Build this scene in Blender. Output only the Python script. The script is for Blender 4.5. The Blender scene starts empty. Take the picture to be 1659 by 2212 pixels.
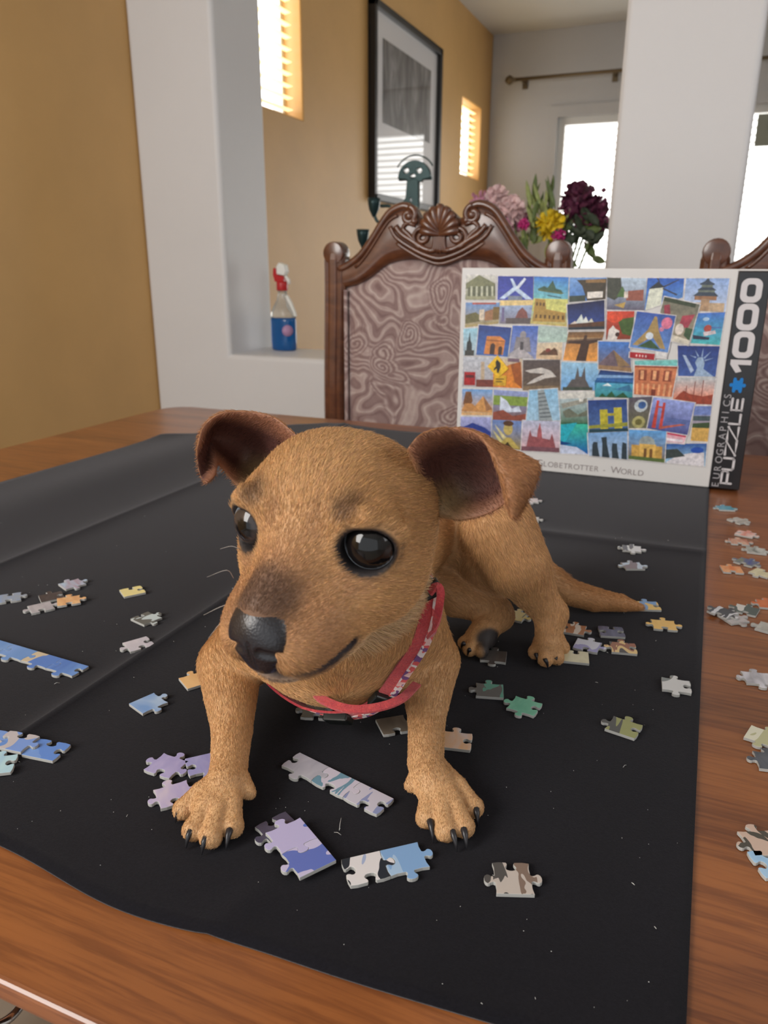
import bpy, bmesh, math, random
import numpy as np
from mathutils import Vector, Matrix

# ------------------------------------------------------------------ camera, world, lights
SC = bpy.context.scene
COL = SC.collection
TZ = 0.76                      # height of the table top
FPX = 1646.2                   # focal length in pixels of the 1659x2212 frame
CAMH = 0.2564                  # lens above the table top
PITCH, YAW, ROLL = math.radians(17.76), math.radians(22.62), math.radians(0.27)
_cp, _sp, _cy, _sy = math.cos(PITCH), math.sin(PITCH), math.cos(YAW), math.sin(YAW)
CF = np.array([-_sy*_cp, _cy*_cp, -_sp]); CR = np.array([_cy, _sy, 0.0]); CU = np.cross(CR, CF)
CR, CU = math.cos(ROLL)*CR+math.sin(ROLL)*CU, -math.sin(ROLL)*CR+math.cos(ROLL)*CU
CC = np.array([0.0, 0.0, TZ+CAMH])
cam_d = bpy.data.cameras.new('camera'); cam = bpy.data.objects.new('camera', cam_d); COL.objects.link(cam)
cam.matrix_world = Matrix(((CR[0], CU[0], -CF[0], CC[0]), (CR[1], CU[1], -CF[1], CC[1]), (CR[2], CU[2], -CF[2], CC[2]), (0, 0, 0, 1)))
cam_d.sensor_fit = 'HORIZONTAL'; cam_d.sensor_width = 36.0; cam_d.lens = 36.0*FPX/1659.0
cam_d.clip_start = 0.02; cam_d.clip_end = 60
cam_d.dof.use_dof = True; cam_d.dof.focus_distance = 0.40; cam_d.dof.aperture_fstop = 22.0
SC.camera = cam

SC.view_settings.view_transform = 'Standard'; SC.view_settings.look = 'None'
SC.view_settings.gamma = 1.0; SC.view_settings.use_curve_mapping = False
SC.view_settings.exposure = 0.0

world = bpy.data.worlds.new('daylight'); SC.world = world; world.use_nodes = True
wn = world.node_tree.nodes; wn.clear()
wo = wn.new('ShaderNodeOutputWorld'); wb = wn.new('ShaderNodeBackground')
wb.inputs['Color'].default_value = (0.93, 0.96, 1.0, 1); wb.inputs['Strength'].default_value = 1.0
world.node_tree.links.new(wb.outputs[0], wo.inputs[0])

def area_light(name, loc, target, sx, sy, power, color=(1, 1, 1)):
    l = bpy.data.lights.new(name, 'AREA'); l.shape = 'RECTANGLE'; l.size = sx; l.size_y = sy
    l.energy = power; l.color = color
    o = bpy.data.objects.new(name, l); COL.objects.link(o); o.location = loc
    o.rotation_euler = (Vector(target)-Vector(loc)).to_track_quat('-Z', 'Y').to_euler()
    return o
# weak area light for an unseen window right of the table, and the window behind the camera
area_light('daylight_left_window', (-1.5, -1.0, 1.75), (-0.2, 0.4, 0.85), 1.5, 1.2, 70, (1.0, 0.97, 0.93))
area_light('side_area_light', (2.3, 0.5, 1.9), (-0.1, 0.5, 0.8), 1.4, 1.2, 14, (0.98, 0.98, 1.0))

# ------------------------------------------------------------------ helpers
def ray(u, v): return CF+CR*(u-829.5)/FPX-CU*(v-1106)/FPX
def on_table(u, v, h=0.0):
    d = ray(u, v); return CC+d*(TZ+h-CC[2])/d[2]
def on_y(u, v, y): d = ray(u, v); return CC+d*y/d[1]
def on_x(u, v, x): d = ray(u, v); return CC+d*x/d[0]
def at_depth(u, v, z): return CC+ray(u, v)*z

def srgb(*c):
    if len(c) == 1: c = c[0]
    return tuple(((x/255)/12.92 if x/255 <= 0.04045 else (((x/255)+0.055)/1.055)**2.4) for x in c[:3])

class NT:
    """small node-tree builder"""
    def __init__(s, name):
        s.m = bpy.data.materials.new(name); s.m.use_nodes = True
        s.t = s.m.node_tree; s.n = s.t.nodes; s.n.clear()
        s.out = s.n.new('ShaderNodeOutputMaterial'); s.b = s.n.new('ShaderNodeBsdfPrincipled')
        s.t.links.new(s.b.outputs[0], s.out.inputs[0])
    def new(s, t, **k):
        n = s.n.new(t)
        for a, v in k.items():
            if a.startswith('i_'):
                key = a[2:].replace('_', ' ')
                n.inputs[int(key) if key.isdigit() else key].default_value = v
            else: setattr(n, a, v)
        return n
    def link(s, a, b): s.t.links.new(a, b)
    def ramp(s, fac, stops, interp='LINEAR'):
        r = s.n.new('ShaderNodeValToRGB'); r.color_ramp.interpolation = interp
        e = r.color_ramp.elements
        while len(e) < len(stops): e.new(0.5)
        for x, (p, c) in zip(e, stops): x.position = p; x.color = (*c, 1) if len(c) == 3 else c
        s.link(fac, r.inputs[0]); return r.outputs[0]
    def mix(s, fac, a, b, mode='MIX'):
        m = s.n.new('ShaderNodeMix'); m.data_type = 'RGBA'; m.blend_type = mode
        for i, x in ((0, fac), (6, a), (7, b)):
            if hasattr(x, 'is_linked'): s.link(x, m.inputs[i])
            else: m.inputs[i].default_value = x if i == 0 else (*x, 1)
        return m.outputs[2]
    def math(s, op, a, b=0.0, c=0.0):
        m = s.n.new('ShaderNodeMath'); m.operation = op
        for i, x in enumerate((a, b, c)):
            if hasattr(x, 'is_linked'): s.link(x, m.inputs[i])
            else: m.inputs[i].default_value = x
        return m.outputs[0]
    def coord(s, kind='Object', scale=(1, 1, 1), loc=(0, 0, 0), rot=(0, 0, 0)):
        tc = s.n.new('ShaderNodeTexCoord'); mp = s.n.new('ShaderNodeMapping')
        mp.inputs['Scale'].default_value = scale; mp.inputs['Location'].default_value = loc; mp.inputs['Rotation'].default_value = rot
        s.link(tc.outputs[kind], mp.inputs[0]); return mp.outputs[0]
    def noise(s, vec, scale, detail=3, rough=0.55, dist=0.0, out=0):
        n = s.new('ShaderNodeTexNoise', i_Scale=scale, i_Detail=detail, i_Roughness=rough, i_Distortion=dist)
        if vec is not None: s.link(vec, n.inputs['Vector'])
        return n.outputs[out]
    def bump(s, h, strength=0.3, dist=0.002, normal=None):
        b = s.new('ShaderNodeBump', i_Strength=strength, i_Distance=dist); s.link(h, b.inputs['Height'])
        if normal is not None: s.link(normal, b.inputs['Normal'])
        s.link(b.outputs[0], s.b.inputs['Normal']); return b.outputs[0]
    def set(s, **k):
        for a, v in k.items():
            i = s.b.inputs[a.replace('_', ' ')]
            if hasattr(v, 'is_linked'): s.link(v, i)
            elif isinstance(v, (tuple, list)) and len(v) == 3: i.default_value = (*v, 1)
            else: i.default_value = v
        return s

def simple(name, col, rough=0.5, metal=0.0, bump=None, var=0.0, vscale=30, **k):
    t = NT(name); t.set(Roughness=rough, Metallic=metal, **k)
    v = t.coord()
    if var:
        n = t.noise(v, vscale, 4)
        t.set(Base_Color=t.ramp(n, [(0.3, tuple(x*(1-var) for x in col)), (0.7, tuple(min(1, x*(1+var)) for x in col))]))
    else: t.set(Base_Color=col)
    if bump: t.bump(t.noise(v, bump[0], 4), bump[1], bump[2])
    return t.m

def tag(o, label=None, cat=None, group=None, kind=None):
    if label: o['label'] = label
    if cat: o['category'] = cat
    if group: o['group'] = group
    if kind: o['kind'] = kind
    return o
def empty(name, loc, parent=None, rot=(0, 0, 0)):
    o = bpy.data.objects.new(name, None); COL.objects.link(o); o.empty_display_size = 0.02
    o.location = loc; o.rotation_euler = rot
    if parent: attach(o, parent)
    return o
def attach(o, parent):
    bpy.context.view_layer.update() if False else None
    o.parent = parent
def mesh_obj(name, me, mats, parent=None, loc=(0, 0, 0), rot=(0, 0, 0)):
    o = bpy.data.objects.new(name, me); COL.objects.link(o)
    if mats is not None:
        for m in (mats if isinstance(mats, (list, tuple)) else [mats]): me.materials.append(m)
    o.location = loc; o.rotation_euler = rot
    if parent: o.parent = parent
    return o

class MB:
    """collects shapes into one mesh"""
    def __init__(s): s.v = []; s.f = []; s.mi = []; s.sm = []
    def add(s, V, Fs, mi=0, smooth=False):
        o = len(s.v); s.v.extend([tuple(map(float, p)) for p in V])
        for f in Fs: s.f.append(tuple(i+o for i in f)); s.mi.append(mi); s.sm.append(smooth)
        return s
    def box(s, lo, hi, mi=0, M=None):
        (a, b, c), (d, e, f) = lo, hi
        V = [(a, b, c), (d, b, c), (d, e, c), (a, e, c), (a, b, f), (d, b, f), (d, e, f), (a, e, f)]
        if M is not None: V = [tuple(M @ Vector(p)) for p in V]
        return s.add(V, [(0, 3, 2, 1), (4, 5, 6, 7), (0, 1, 5, 4), (1, 2, 6, 5), (2, 3, 7, 6), (3, 0, 4, 7)], mi)
    def tube(s, pts, rad, n=10, mi=0, cap=True, closed=False, sx=1.0, up=None):
        P = [np.array(p, float) for p in pts]; m = len(P)
        R_ = rad if hasattr(rad, '__len__') else [rad]*m
        V = []; prev = None
        for i in range(m):
            t = (P[(i+1) % m]-P[i-1]) if closed else (P[min(i+1, m-1)]-P[max(i-1, 0)])
            t = t/(np.linalg.norm(t)+1e-12)
            if prev is None:
                a = np.array(up if up is not None else ((0, 0, 1) if abs(t[2]) < 0.9 else (1, 0, 0)), float)
            else: a = prev
            a = a-t*(a@t); a /= np.linalg.norm(a)+1e-12; b = np.cross(t, a); prev = a
            for k in range(n):
                th = 2*math.pi*k/n
                V.append(P[i]+R_[i]*(math.cos(th)*a*sx+math.sin(th)*b))
        Fs = []
        for i in range(m if closed else m-1):
            j = (i+1) % m
            for k in range(n):
                k2 = (k+1) % n; Fs.append((i*n+k, i*n+k2, j*n+k2, j*n+k))
        if cap and not closed: Fs += [tuple(range(n-1, -1, -1)), tuple((m-1)*n+k for k in range(n))]
        return s.add(V, Fs, mi, True)
    def ribbon(s, pts, nrm, width, thick, mi=0, closed=False):
        P = [np.array(p, float) for p in pts]; m = len(P); V = []
        for i in range(m):
            t = (P[(i+1) % m]-P[i-1]) if closed else (P[min(i+1, m-1)]-P[max(i-1, 0)])
            t = t/(np.linalg.norm(t)+1e-12); n_ = np.array(nrm[i], float); n_ = n_-t*(n_@t); n_ /= np.linalg.norm(n_)+1e-12
            w = np.cross(t, n_)*(width[i] if hasattr(width, '__len__') else width)/2
            V += [P[i]-w, P[i]+w, P[i]+w+n_*thick, P[i]-w+n_*thick]
        Fs = []
        for i in range(m if closed else m-1):
            j = (i+1) % m
            for k in range(4): Fs.append((i*4+k, i*4+(k+1) % 4, j*4+(k+1) % 4, j*4+k))
        if not closed: Fs += [(3, 2, 1, 0), tuple((m-1)*4+k for k in range(4))]
        return s.add(V, Fs, mi, False)
    def lathe(s, prof, c=(0, 0, 0), n=28, mi=0, sy=1.0):
        V = []; Fs = []
        for r, z in prof:
            for k in range(n):
                th = 2*math.pi*k/n; V.append((c[0]+r*math.cos(th), c[1]+r*math.sin(th)*sy, c[2]+z))
        for i in range(len(prof)-1):
            for k in range(n): k2 = (k+1) % n; Fs.append((i*n+k, i*n+k2, (i+1)*n+k2, (i+1)*n+k))
        Fs += [tuple(range(n-1, -1, -1)), tuple((len(prof)-1)*n+k for k in range(n))]
        return s.add(V, Fs, mi, True)
    def prism(s, poly, z0, z1, mi=0, axis='z', top=None):
        n = len(poly)
        def pt(p, z): return (p[0], p[1], z) if axis == 'z' else (p[0], z, p[1])
        V = [pt(p, z0) for p in poly]+[pt(p, z1) for p in poly]
        F = [(i, (i+1) % n, n+(i+1) % n, n+i) for i in range(n)]
        s.add(V, F, mi); o = len(s.v)-2*n
        s.f.append(tuple(o+i for i in range(n-1, -1, -1))); s.mi.append(mi); s.sm.append(False)
        s.f.append(tuple(o+n+i for i in range(n))); s.mi.append(mi if top is None else top); s.sm.append(False)
        return s
    def sphere(s, c, r, n=16, m=10, mi=0, M=None):
        V = []; Fs = []
        rx, ry, rz = r if hasattr(r, '__len__') else (r, r, r)
        for i in range(m+1):
            ph = math.pi*i/m
            for k in range(n):
                th = 2*math.pi*k/n; V.append((rx*math.sin(ph)*math.cos(th), ry*math.sin(ph)*math.sin(th), rz*math.cos(ph)))
        if M is not None: V = [tuple(M @ Vector(p)) for p in V]
        V = [(p[0]+c[0], p[1]+c[1], p[2]+c[2]) for p in V]
        for i in range(m):
            for k in range(n): k2 = (k+1) % n; Fs.append((i*n+k, (i+1)*n+k, (i+1)*n+k2, i*n+k2))
        return s.add(V, Fs, mi, True)
    def mesh(s, name, recalc=False):
        me = bpy.data.meshes.new(name); me.from_pydata(s.v, [], s.f)
        me.polygons.foreach_set('material_index', s.mi); me.polygons.foreach_set('use_smooth', s.sm)
        if recalc:
            bm = bmesh.new(); bm.from_mesh(me); bmesh.ops.remove_doubles(bm, verts=bm.verts, dist=1e-6)
            bmesh.ops.recalc_face_normals(bm, faces=bm.faces); bm.to_mesh(me); bm.free()
        me.update(); return me
    def build(s, name, mats, parent=None, loc=(0, 0, 0), rot=(0, 0, 0), recalc=True, bevel=0, seg=2):
        o = mesh_obj(name, s.mesh(name, recalc), mats, parent, loc, rot)
        if bevel:
            b = o.modifiers.new('bevel', 'BEVEL'); b.width = bevel; b.segments = seg; b.limit_method = 'ANGLE'; b.angle_limit = math.radians(40)
        return o
def S(x, a, b): t = np.clip((x-a)/(b-a), 0, 1); return t*t*(3-2*t)
def cr(P, t):
    P = np.asarray(P, float); n = len(P)-1; x = min(max(t, 0), 1)*n; i = min(int(x), n-1); f = x-i
    p0, p1, p2, p3 = P[max(i-1, 0)] if i else 2*P[0]-P[1], P[i], P[i+1], P[i+2] if i+2 <= n else 2*P[n]-P[n-1]
    return 0.5*((2*p1)+(-p0+p2)*f+(2*p0-5*p1+4*p2-p3)*f*f+(-p0+3*p1-3*p2+p3)*f**3)
# ------------------------------------------------------------------ room shell
def cells(mb, axis, plane, thick, cuts_a, cuts_z, holes):
    """a wall slab with rectangular openings; axis 'x' = the wall runs along y at x=plane, 'y' = along x at y=plane"""
    for a0, a1 in zip(cuts_a[:-1], cuts_a[1:]):
        for z0, z1 in zip(cuts_z[:-1], cuts_z[1:]):
            am, zm = (a0+a1)/2, (z0+z1)/2
            if any(h[0] < am < h[1] and h[2] < zm < h[3] for h in holes): continue
            lo, hi = ((plane, a0, z0), (plane+thick, a1, z1)) if axis == 'x' else ((a0, plane, z0), (a1, plane+thick, z1))
            lo, hi = tuple(min(p) for p in zip(lo, hi)), tuple(max(p) for p in zip(lo, hi))
            mb.box(lo, hi)
def weld(o):
    bm = bmesh.new(); bm.from_mesh(o.data); bmesh.ops.remove_doubles(bm, verts=bm.verts, dist=1e-5)
    seen = {}; kill = []
    for f in bm.faces:
        k = tuple(sorted(v.index for v in f.verts)); seen.setdefault(k, []).append(f)
    for fs in seen.values():
        if len(fs) > 1: kill += fs
    bmesh.ops.delete(bm, geom=kill, context='FACES')
    bmesh.ops.dissolve_limit(bm, angle_limit=.01, verts=bm.verts, edges=bm.edges)
    bmesh.ops.recalc_face_normals(bm, faces=bm.faces); bm.to_mesh(o.data); bm.free()
def paint(name, col, rough=.55, var=.06, bumpk=.12):
    t = NT(name); v = t.coord(); n = t.noise(v, 2.2, 5, .6)
    t.set(Base_Color=t.ramp(n, [(.3, tuple(x*(1-var) for x in col)), (.7, tuple(x*(1+var) for x in col))]), Roughness=rough)
    t.bump(t.noise(v, 130, 3), bumpk, .002); return t.m
ochre = paint('ochre_paint', (.64, .385, .145), .5, .07, .12)
white = paint('white_paint', (.70, .695, .70), .5, .02)
grey = paint('grey_paint', (.52, .52, .525), .55, .03)
ceil_m = paint('ceiling_paint', (.66, .65, .62), .7, .02)
floor_m = simple('floor_tile', (.30, .25, .20), .45, var=.15, vscale=3)
CZ = TZ+1.758
def struct(name, mb, m, bevel=0, seg=3, dowe=True):
    o = mb.build(name, m, recalc=False)
    if dowe: weld(o)
    if bevel:
        b = o.modifiers.new('bevel', 'BEVEL'); b.width = bevel; b.segments = seg; b.limit_method = 'ANGLE'
        for p in o.data.polygons: p.use_smooth = False
    o['kind'] = 'structure'; return o
W1 = (2.42, 2.985, TZ+.818, TZ+1.56); W2 = (5.085, 5.515, TZ+.835, TZ+1.275)
mb = MB(); cells(mb, 'x', -1.6, -.16, (-2.2, 2.42, 2.985, 5.085, 5.515, 5.9), (0, W2[2]-.0001, W2[3], CZ+.1) if False else (0, W1[2], W2[2], W2[3], W1[3], CZ+.1), [W1, W2])
struct('wall_left', mb, ochre, .008)
# white partition with two pass-through openings and the pillar between them
SZ = TZ+.008; HZ_ = TZ+1.50
mb = MB(); cells(mb, 'y', 1.96, .25, (-1.599, -1.317, -.252, .030, 1.25, 2.4), (0, SZ, HZ_, CZ), [(-1.317, -.252, SZ, HZ_), (.030, 1.25, SZ, HZ_)])
struct('wall_partition', mb, white, .014, 4)
mb = MB(); cells(mb, 'y', 5.72, .16, (-1.6, -1.127, 1.35, 2.6), (0, .05, TZ+1.232, CZ+.1), [(-1.127, 1.35, .05, TZ+1.232)])
struct('wall_far', mb, grey, .006)
mb = MB(); mb.box((-1.8, -2.3, CZ), (2.6, 5.9, CZ+.1)); struct('ceiling', mb, ceil_m)
mb = MB(); mb.box((-1.8, -2.3, -.08), (2.6, 5.9, 0)); struct('floor', mb, floor_m)
mb = MB(); cells(mb, 'x', 2.5, .12, (-2.2, 5.9), (0, CZ), []); struct('wall_right_blocker', mb, grey)  # unseen wall, run full length to block world light from the right
mb = MB(); mb.box((-1.598, -2.2, 0), (-1.585, 1.96, .10)); struct('baseboard_left', mb, white)

# daylight behind the far windows: bright sky-lit glazing
def glow(name, col, s):
    t = NT(name); e = t.new('ShaderNodeEmission', i_Strength=s); e.inputs[0].default_value = (*col, 1); t.link(e.outputs[0], t.out.inputs[0]); return t.m
sky_w = glow('overexposed_daylight', (1.0, .985, .95), 4.4)
sky_y = glow('daylight_through_warm_blind', (1.0, .80, .36), 1.5)
slat_m = NT('blind_slat'); slat_m.set(Base_Color=(.85, .83, .76), Roughness=.5, Transmission_Weight=0.0); slat_m = slat_m.m
warm_slat = NT('wooden_slat_daylight_glow'); warm_slat.set(Base_Color=(.80, .58, .20), Roughness=.5, Emission_Color=(1.0, .84, .46, 1), Emission_Strength=1.35); warm_slat = warm_slat.m  # emission on the slats imitates daylight soaking through the blind
frame_w = simple('window_frame_white', (.72, .72, .70), .4)

def win_struct(name, loc):
    o = empty(name, loc); o['kind'] = 'structure'; return o
# the two narrow windows in the ochre wall
for nm_, (y0, y1, z0, z1), ns in (('window_1', W1, 17), ('window_2', W2, 12)):
    w = win_struct(nm_, (-1.68, (y0+y1)/2, z0)); cy, cz = (y0+y1)/2, z0; H_ = z1-z0; hw_ = (y1-y0)/2
    mb = MB(); mb.box((-.055, -hw_, 0), (-.045, hw_, H_)); mb.build('pane', sky_w, w)
    mb = MB()
    for a in ((-.05, -hw_, 0, .0, -hw_+.02, H_), (-.05, hw_-.02, 0, .0, hw_, H_), (-.05, -hw_, 0, .0, hw_, .02), (-.05, -hw_, H_-.02, .0, hw_, H_)): mb.box(a[:3], a[3:])
    mb.box((-.046, -.010, .02), (-.02, .010, H_-.02)); mb.build('window_frame', frame_w, w)
    n = int(H_/.042)
    for k in range(n):
        z = .03+k*.042; mb = MB(); c_, s_ = math.cos(.15), math.sin(.15)
        V_ = [(  .035-.012*c_, -hw_+.022, z-.012*s_), (.035+.012*c_, -hw_+.022, z+.012*s_), (.035+.012*c_, hw_-.022, z+.012*s_), (  .035-.012*c_, hw_-.022, z-.012*s_)]
        mb.add(V_+[(a, b, c+.002) for a, b, c in V_], [(0, 1, 2, 3), (7, 6, 5, 4), (0, 4, 5, 1), (1, 5, 6, 2), (2, 6, 7, 3), (3, 7, 4, 0)])
        mb.build('slat', warm_slat, w)
# the wide glazed door in the far wall
w = win_struct('window_3', (.11, 5.72, .05)); x0, x1, H_ = -1.127-.11, 1.35-.11, TZ+1.232-.05
mb = MB(); mb.box((x0, .09, 0), (x1, .10, H_)); mb.build('pane', sky_w, w)
mb = MB(); T_ = .05
for a in ((x0, .02, 0, x0+T_, .12, H_-T_-.0003), (x1-T_, .02, 0, x1, .12, H_-T_-.0003), (x0, .02, H_-T_, x1, .12, H_), (-.72, .03, 0, -.66, .11, H_-T_-.0003), (.46, .03, 0, .52, .11, H_-T_-.0003)): mb.box(a[:3], a[3:])
mb.build('window_frame', frame_w, w, recalc=False)
mb = MB()
for a in ((x0-.06, -.02, -.04, x0+.004, -.0005, H_-.0045), (x1-.004, -.02, -.04, x1+.06, -.0005, H_-.0045), (x0-.06, -.021, H_-.004, x1+.06, -.0005, H_+.065)): mb.box(a[:3], a[3:])
mb.build('casing', grey, w, recalc=False)
lit_slat = glow('white_slat_daylight_glow', (1.0, .97, .88), 1.6)  # slats emit; the sunlight on them is put into the material
mb = MB()
for k in range(46):
    z = H_-.09-k*.042
    if z > .05: mb.box((x0+.055, .045, z), (-.73, .075, z+.012)); mb.box((-.65, .045, z), (.45, .075, z+.012))
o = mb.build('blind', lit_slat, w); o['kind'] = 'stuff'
val = MB(); val.box((.0, .0, H_-.24), (x1-.06, .04, H_-.06)); val.build('valance', simple('valance_cloth', (.30, .32, .27), .8), w)

# curtain rod
rm = simple('aged_bronze', (.16, .12, .07), .45, .7)
rod = empty('curtain_rod', (-1.1, 5.62, TZ+1.45)); tag(rod, 'thin bronze curtain rod with finial on the far grey wall above the bright door', 'curtain rod')
mb = MB(); mb.tube([(-.33, 0, .008), (1.6, 0, .008)], .011, 12); mb.build('rod', rm, rod)
mb = MB(); mb.lathe([(.004, -.03), (.018, -.022), (.030, 0), (.018, .022), (.010, .03), (.014, .04), (.003, .05)], n=16)
o = mb.build('finial', rm, rod, loc=(-.345, 0, .008), rot=(0, math.pi/2, 0))
for x in (-.26, .33, 1.3):
    mb = MB(); mb.tube([(x, .098, .0), (x, .05, -.004), (x, 0, .004)], .008, 8); mb.box((x-.018, .09, -.035), (x+.018, .0985, .03)); mb.build('bracket', rm, rod)

# framed print
pf = empty('framed_picture', (-1.598, 4.11, TZ+.995)); tag(pf, 'large black framed grey print with wide white mat hanging on the ochre wall', 'picture')
y0, y1, z0, z1 = -.485, .47, -.425, .418; bm_ = simple('black_frame', (.018, .018, .02), .4); T_ = .03
mb = MB()
for a in ((0, y0, z0, .035, y0+T_, z1), (0, y1-T_, z0, .035, y1, z1), (0, y0, z0, .035, y1, z0+T_), (0, y0, z1-T_, .035, y1, z1)): mb.box(a[:3], a[3:])
mb.build('frame', bm_, pf, bevel=.003)
mm = NT('white_mat'); mm.set(Base_Color=(.68, .67, .69), Roughness=.5, Coat_Weight=1.0, Coat_Roughness=.015, Coat_IOR=1.6)
mb = MB(); mb.box((.004, y0+T_, z0+T_), (.012, y1-T_, z1-T_)); mb.build('mat', mm.m, pf)
gm = NT('grey_print'); cv = gm.coord(scale=(1, 5, 1.5)); n1 = gm.noise(cv, 3.0, 5, .6, .6)
gm.set(Base_Color=gm.ramp(n1, [(.30, (.03, .03, .03)), (.5, (.11, .105, .105)), (.75, (.30, .29, .29))]), Roughness=.5, Coat_Weight=1.0, Coat_Roughness=.015, Coat_IOR=1.6)
mb = MB(); mb.box((.0125, -.345, -.07), (.0135, .335, .29)); mb.build('print', gm.m, pf)
# ------------------------------------------------------------------ dining table
wt = NT('cherry_wood'); tc = wt.coord(scale=(1, 1, 1))
g1 = wt.noise(wt.coord(scale=(1.2, 9, 9)), 2.2, 6, .6, 1.4); g2 = wt.noise(wt.coord(scale=(3, 60, 60)), 6, 4, .6, .3)
wv = wt.new('ShaderNodeTexWave', wave_type='RINGS', i_Scale=1.6, i_Distortion=9.0, i_Detail=3.0, i_Detail_Scale=1.3); wt.link(wt.coord(scale=(.35, 2.6, 1)), wv.inputs['Vector'])
c1 = wt.ramp(g1, [(.25, (.11, .032, .012)), (.5, (.24, .077, .024)), (.75, (.42, .150, .040))])
c2 = wt.mix(.35, c1, wt.ramp(wv.outputs[1], [(.0, (.08, .024, .012)), (.35, (.25, .080, .026)), (1, (.36, .125, .036))]))
c3 = wt.mix(.30, c2, wt.ramp(g2, [(.38, (.07, .022, .010)), (.58, (.38, .14, .04))]))
wt.set(Base_Color=c3, Roughness=.34, Coat_Weight=.5, Coat_Roughness=.2, Specular_IOR_Level=.5); wt.bump(g2, .05, .0005)
table = empty('dining_table', (.18, .672, 0)); tag(table, 'polished cherry wood dining table under the black felt and puppy', 'table')
X0, X1, Y0, Y1 = -.945, 1.305, .1468, 1.205
def rrect(x0, y0, x1, y1, r, n=8):
    P = []
    for cx, cy, a in ((x1-r, y0+r, -90), (x1-r, y1-r, 0), (x0+r, y1-r, 90), (x0+r, y0+r, 180)):
        for k in range(n+1): t = math.radians(a+90*k/n); P.append((cx+r*math.cos(t), cy+r*math.sin(t)))
    return P
mb = MB(); mb.prism(rrect(X0-.18, Y0-.672, X1-.18, Y1-.672, .05), TZ-.011, TZ); mb.build('table_top', wt.m, table, bevel=.0025, seg=3)
mb = MB(); mb.prism(rrect(X0-.18+.012, Y0-.672+.022, X1-.18-.022, Y1-.672-.022, .05), TZ-.045, TZ-.0115); mb.build('edge_moulding', simple('dark_moulding_wood', (.035, .010, .007), .45), table, bevel=.004)
mb = MB(); a = (X0-.18+.10, Y0-.672+.10, X1-.18-.10, Y1-.672-.10)
for q in ((a[0], a[1], a[2], a[1]+.022), (a[0], a[3]-.022, a[2], a[3]), (a[0], a[1]+.022, a[0]+.022, a[3]-.022), (a[2]-.022, a[1]+.022, a[2], a[3]-.022)):
    mb.box((q[0], q[1], TZ-.13), (q[2], q[3], TZ-.046))
mb.build('apron', wt.m, table)
for sx in (0, 1):
    for sy in (0, 1):
        x = a[2]-.05 if sx else a[0]+.05; y = a[3]-.05 if sy else a[1]+.05
        mb = MB(); mb.lathe([(.030, 0), (.034, .03), (.022, .07), (.030, .16), (.042, .34), (.046, .46), (.032, .52), (.045, .56), (.045, .632)], (x, y, 0), 20); mb.build('leg', wt.m, table)

# ------------------------------------------------------------------ black felt roll-up mat
fx = np.concatenate([np.linspace(-.785, .022, 150), [-.333-.004, -.333, -.333+.004, -.56, -.556, -.564]]); fx = np.unique(np.round(fx, 5)); fy_n = 150
def felt_h(x, y):
    x = np.asarray(x, float); y = np.asarray(y, float)
    h = .0016+0*x
    h = h+.006*np.exp(-((x+.685)/.06)**2)*S0(y, .15, .5)*(.75+.25*np.sin(9*y+1))
    h = h+.0032*np.exp(-np.abs(x+.333)/.007)*(1-.6*S0(y, .55, .8))
    h = h+.0030*np.exp(-np.abs(x+.5585)/.010)
    h = h+.0022*np.exp(-np.abs(y-.738-.01*x)/.010)*S0(x, -.25, -.1)
    h = h+.0014*np.exp(-np.abs(x+.155-.25*(y-.2))/.006)*(1-S0(y, .21, .245))
    h = h+.004*np.exp(-(((x+.785)/.03)**2+((y-.99)/.05)**2))
    return h
def S0(x, a, b): t = np.clip((x-a)/(b-a), 0, 1); return t*t*(3-2*t)
xs = fx; V_ = []; 
def near(x): return .1985-.0075*math.exp(-((x+.20)/.05)**2)+.006*S0(x, -.12, 0.0)+.004*math.sin(14*x)*.3
def far(x): return float(np.interp(x, [-.785, -.74, -.69, -.63, -.59, -.42, -.1, .022], [.955, .985, 1.05, 1.125, 1.158, 1.152, 1.15, 1.15]))+.004*math.sin(31*x)
nyf = 150
G_ = np.zeros((len(xs), nyf, 3))
for i, x in enumerate(xs):
    ys = near(x)+(far(x)-near(x))*np.linspace(0, 1, nyf)
    G_[i, :, 0] = x; G_[i, :, 1] = ys; G_[i, :, 2] = TZ+felt_h(np.full(nyf, x), ys)
G_[0, :, 0] += .004*np.sin(np.linspace(0, 9, nyf))-.012*np.exp(-((np.linspace(0, 1, nyf)-.25)/.1)**2)
top = G_.reshape(-1, 3); bot = top.copy(); bot[:, 2] = np.maximum(bot[:, 2]-.0013, TZ+.0002); o_ = len(top)
ix = lambda i, j: i*nyf+j
Fq = [(ix(i, j), ix(i+1, j), ix(i+1, j+1), ix(i, j+1)) for i in range(len(xs)-1) for j in range(nyf-1)]
Fq += [(o_+d, o_+c, o_+b, o_+a) for a, b, c, d in list(Fq)]
rim = [ix(i, 0) for i in range(len(xs))]+[ix(len(xs)-1, j) for j in range(1, nyf)]+[ix(i, nyf-1) for i in range(len(xs)-2, -1, -1)]+[ix(0, j) for j in range(nyf-2, 0, -1)]
for a, b in zip(rim, rim[1:]+rim[:1]): Fq.append((b, a, o_+a, o_+b))
fo = np.array([-.38, .66, TZ])
me = bpy.data.meshes.new('felt_mat'); me.from_pydata([tuple(p) for p in np.concatenate([top, bot])-fo], [], [tuple(f) for f in Fq])
me.polygons.foreach_set('use_smooth', [True]*len(me.polygons))
ft = NT('black_felt'); v = ft.coord(); fn = ft.noise(v, 900, 4, .7); fn2 = ft.noise(v, 2600, 2, .6); fb = ft.noise(v, 14, 3)
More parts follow.
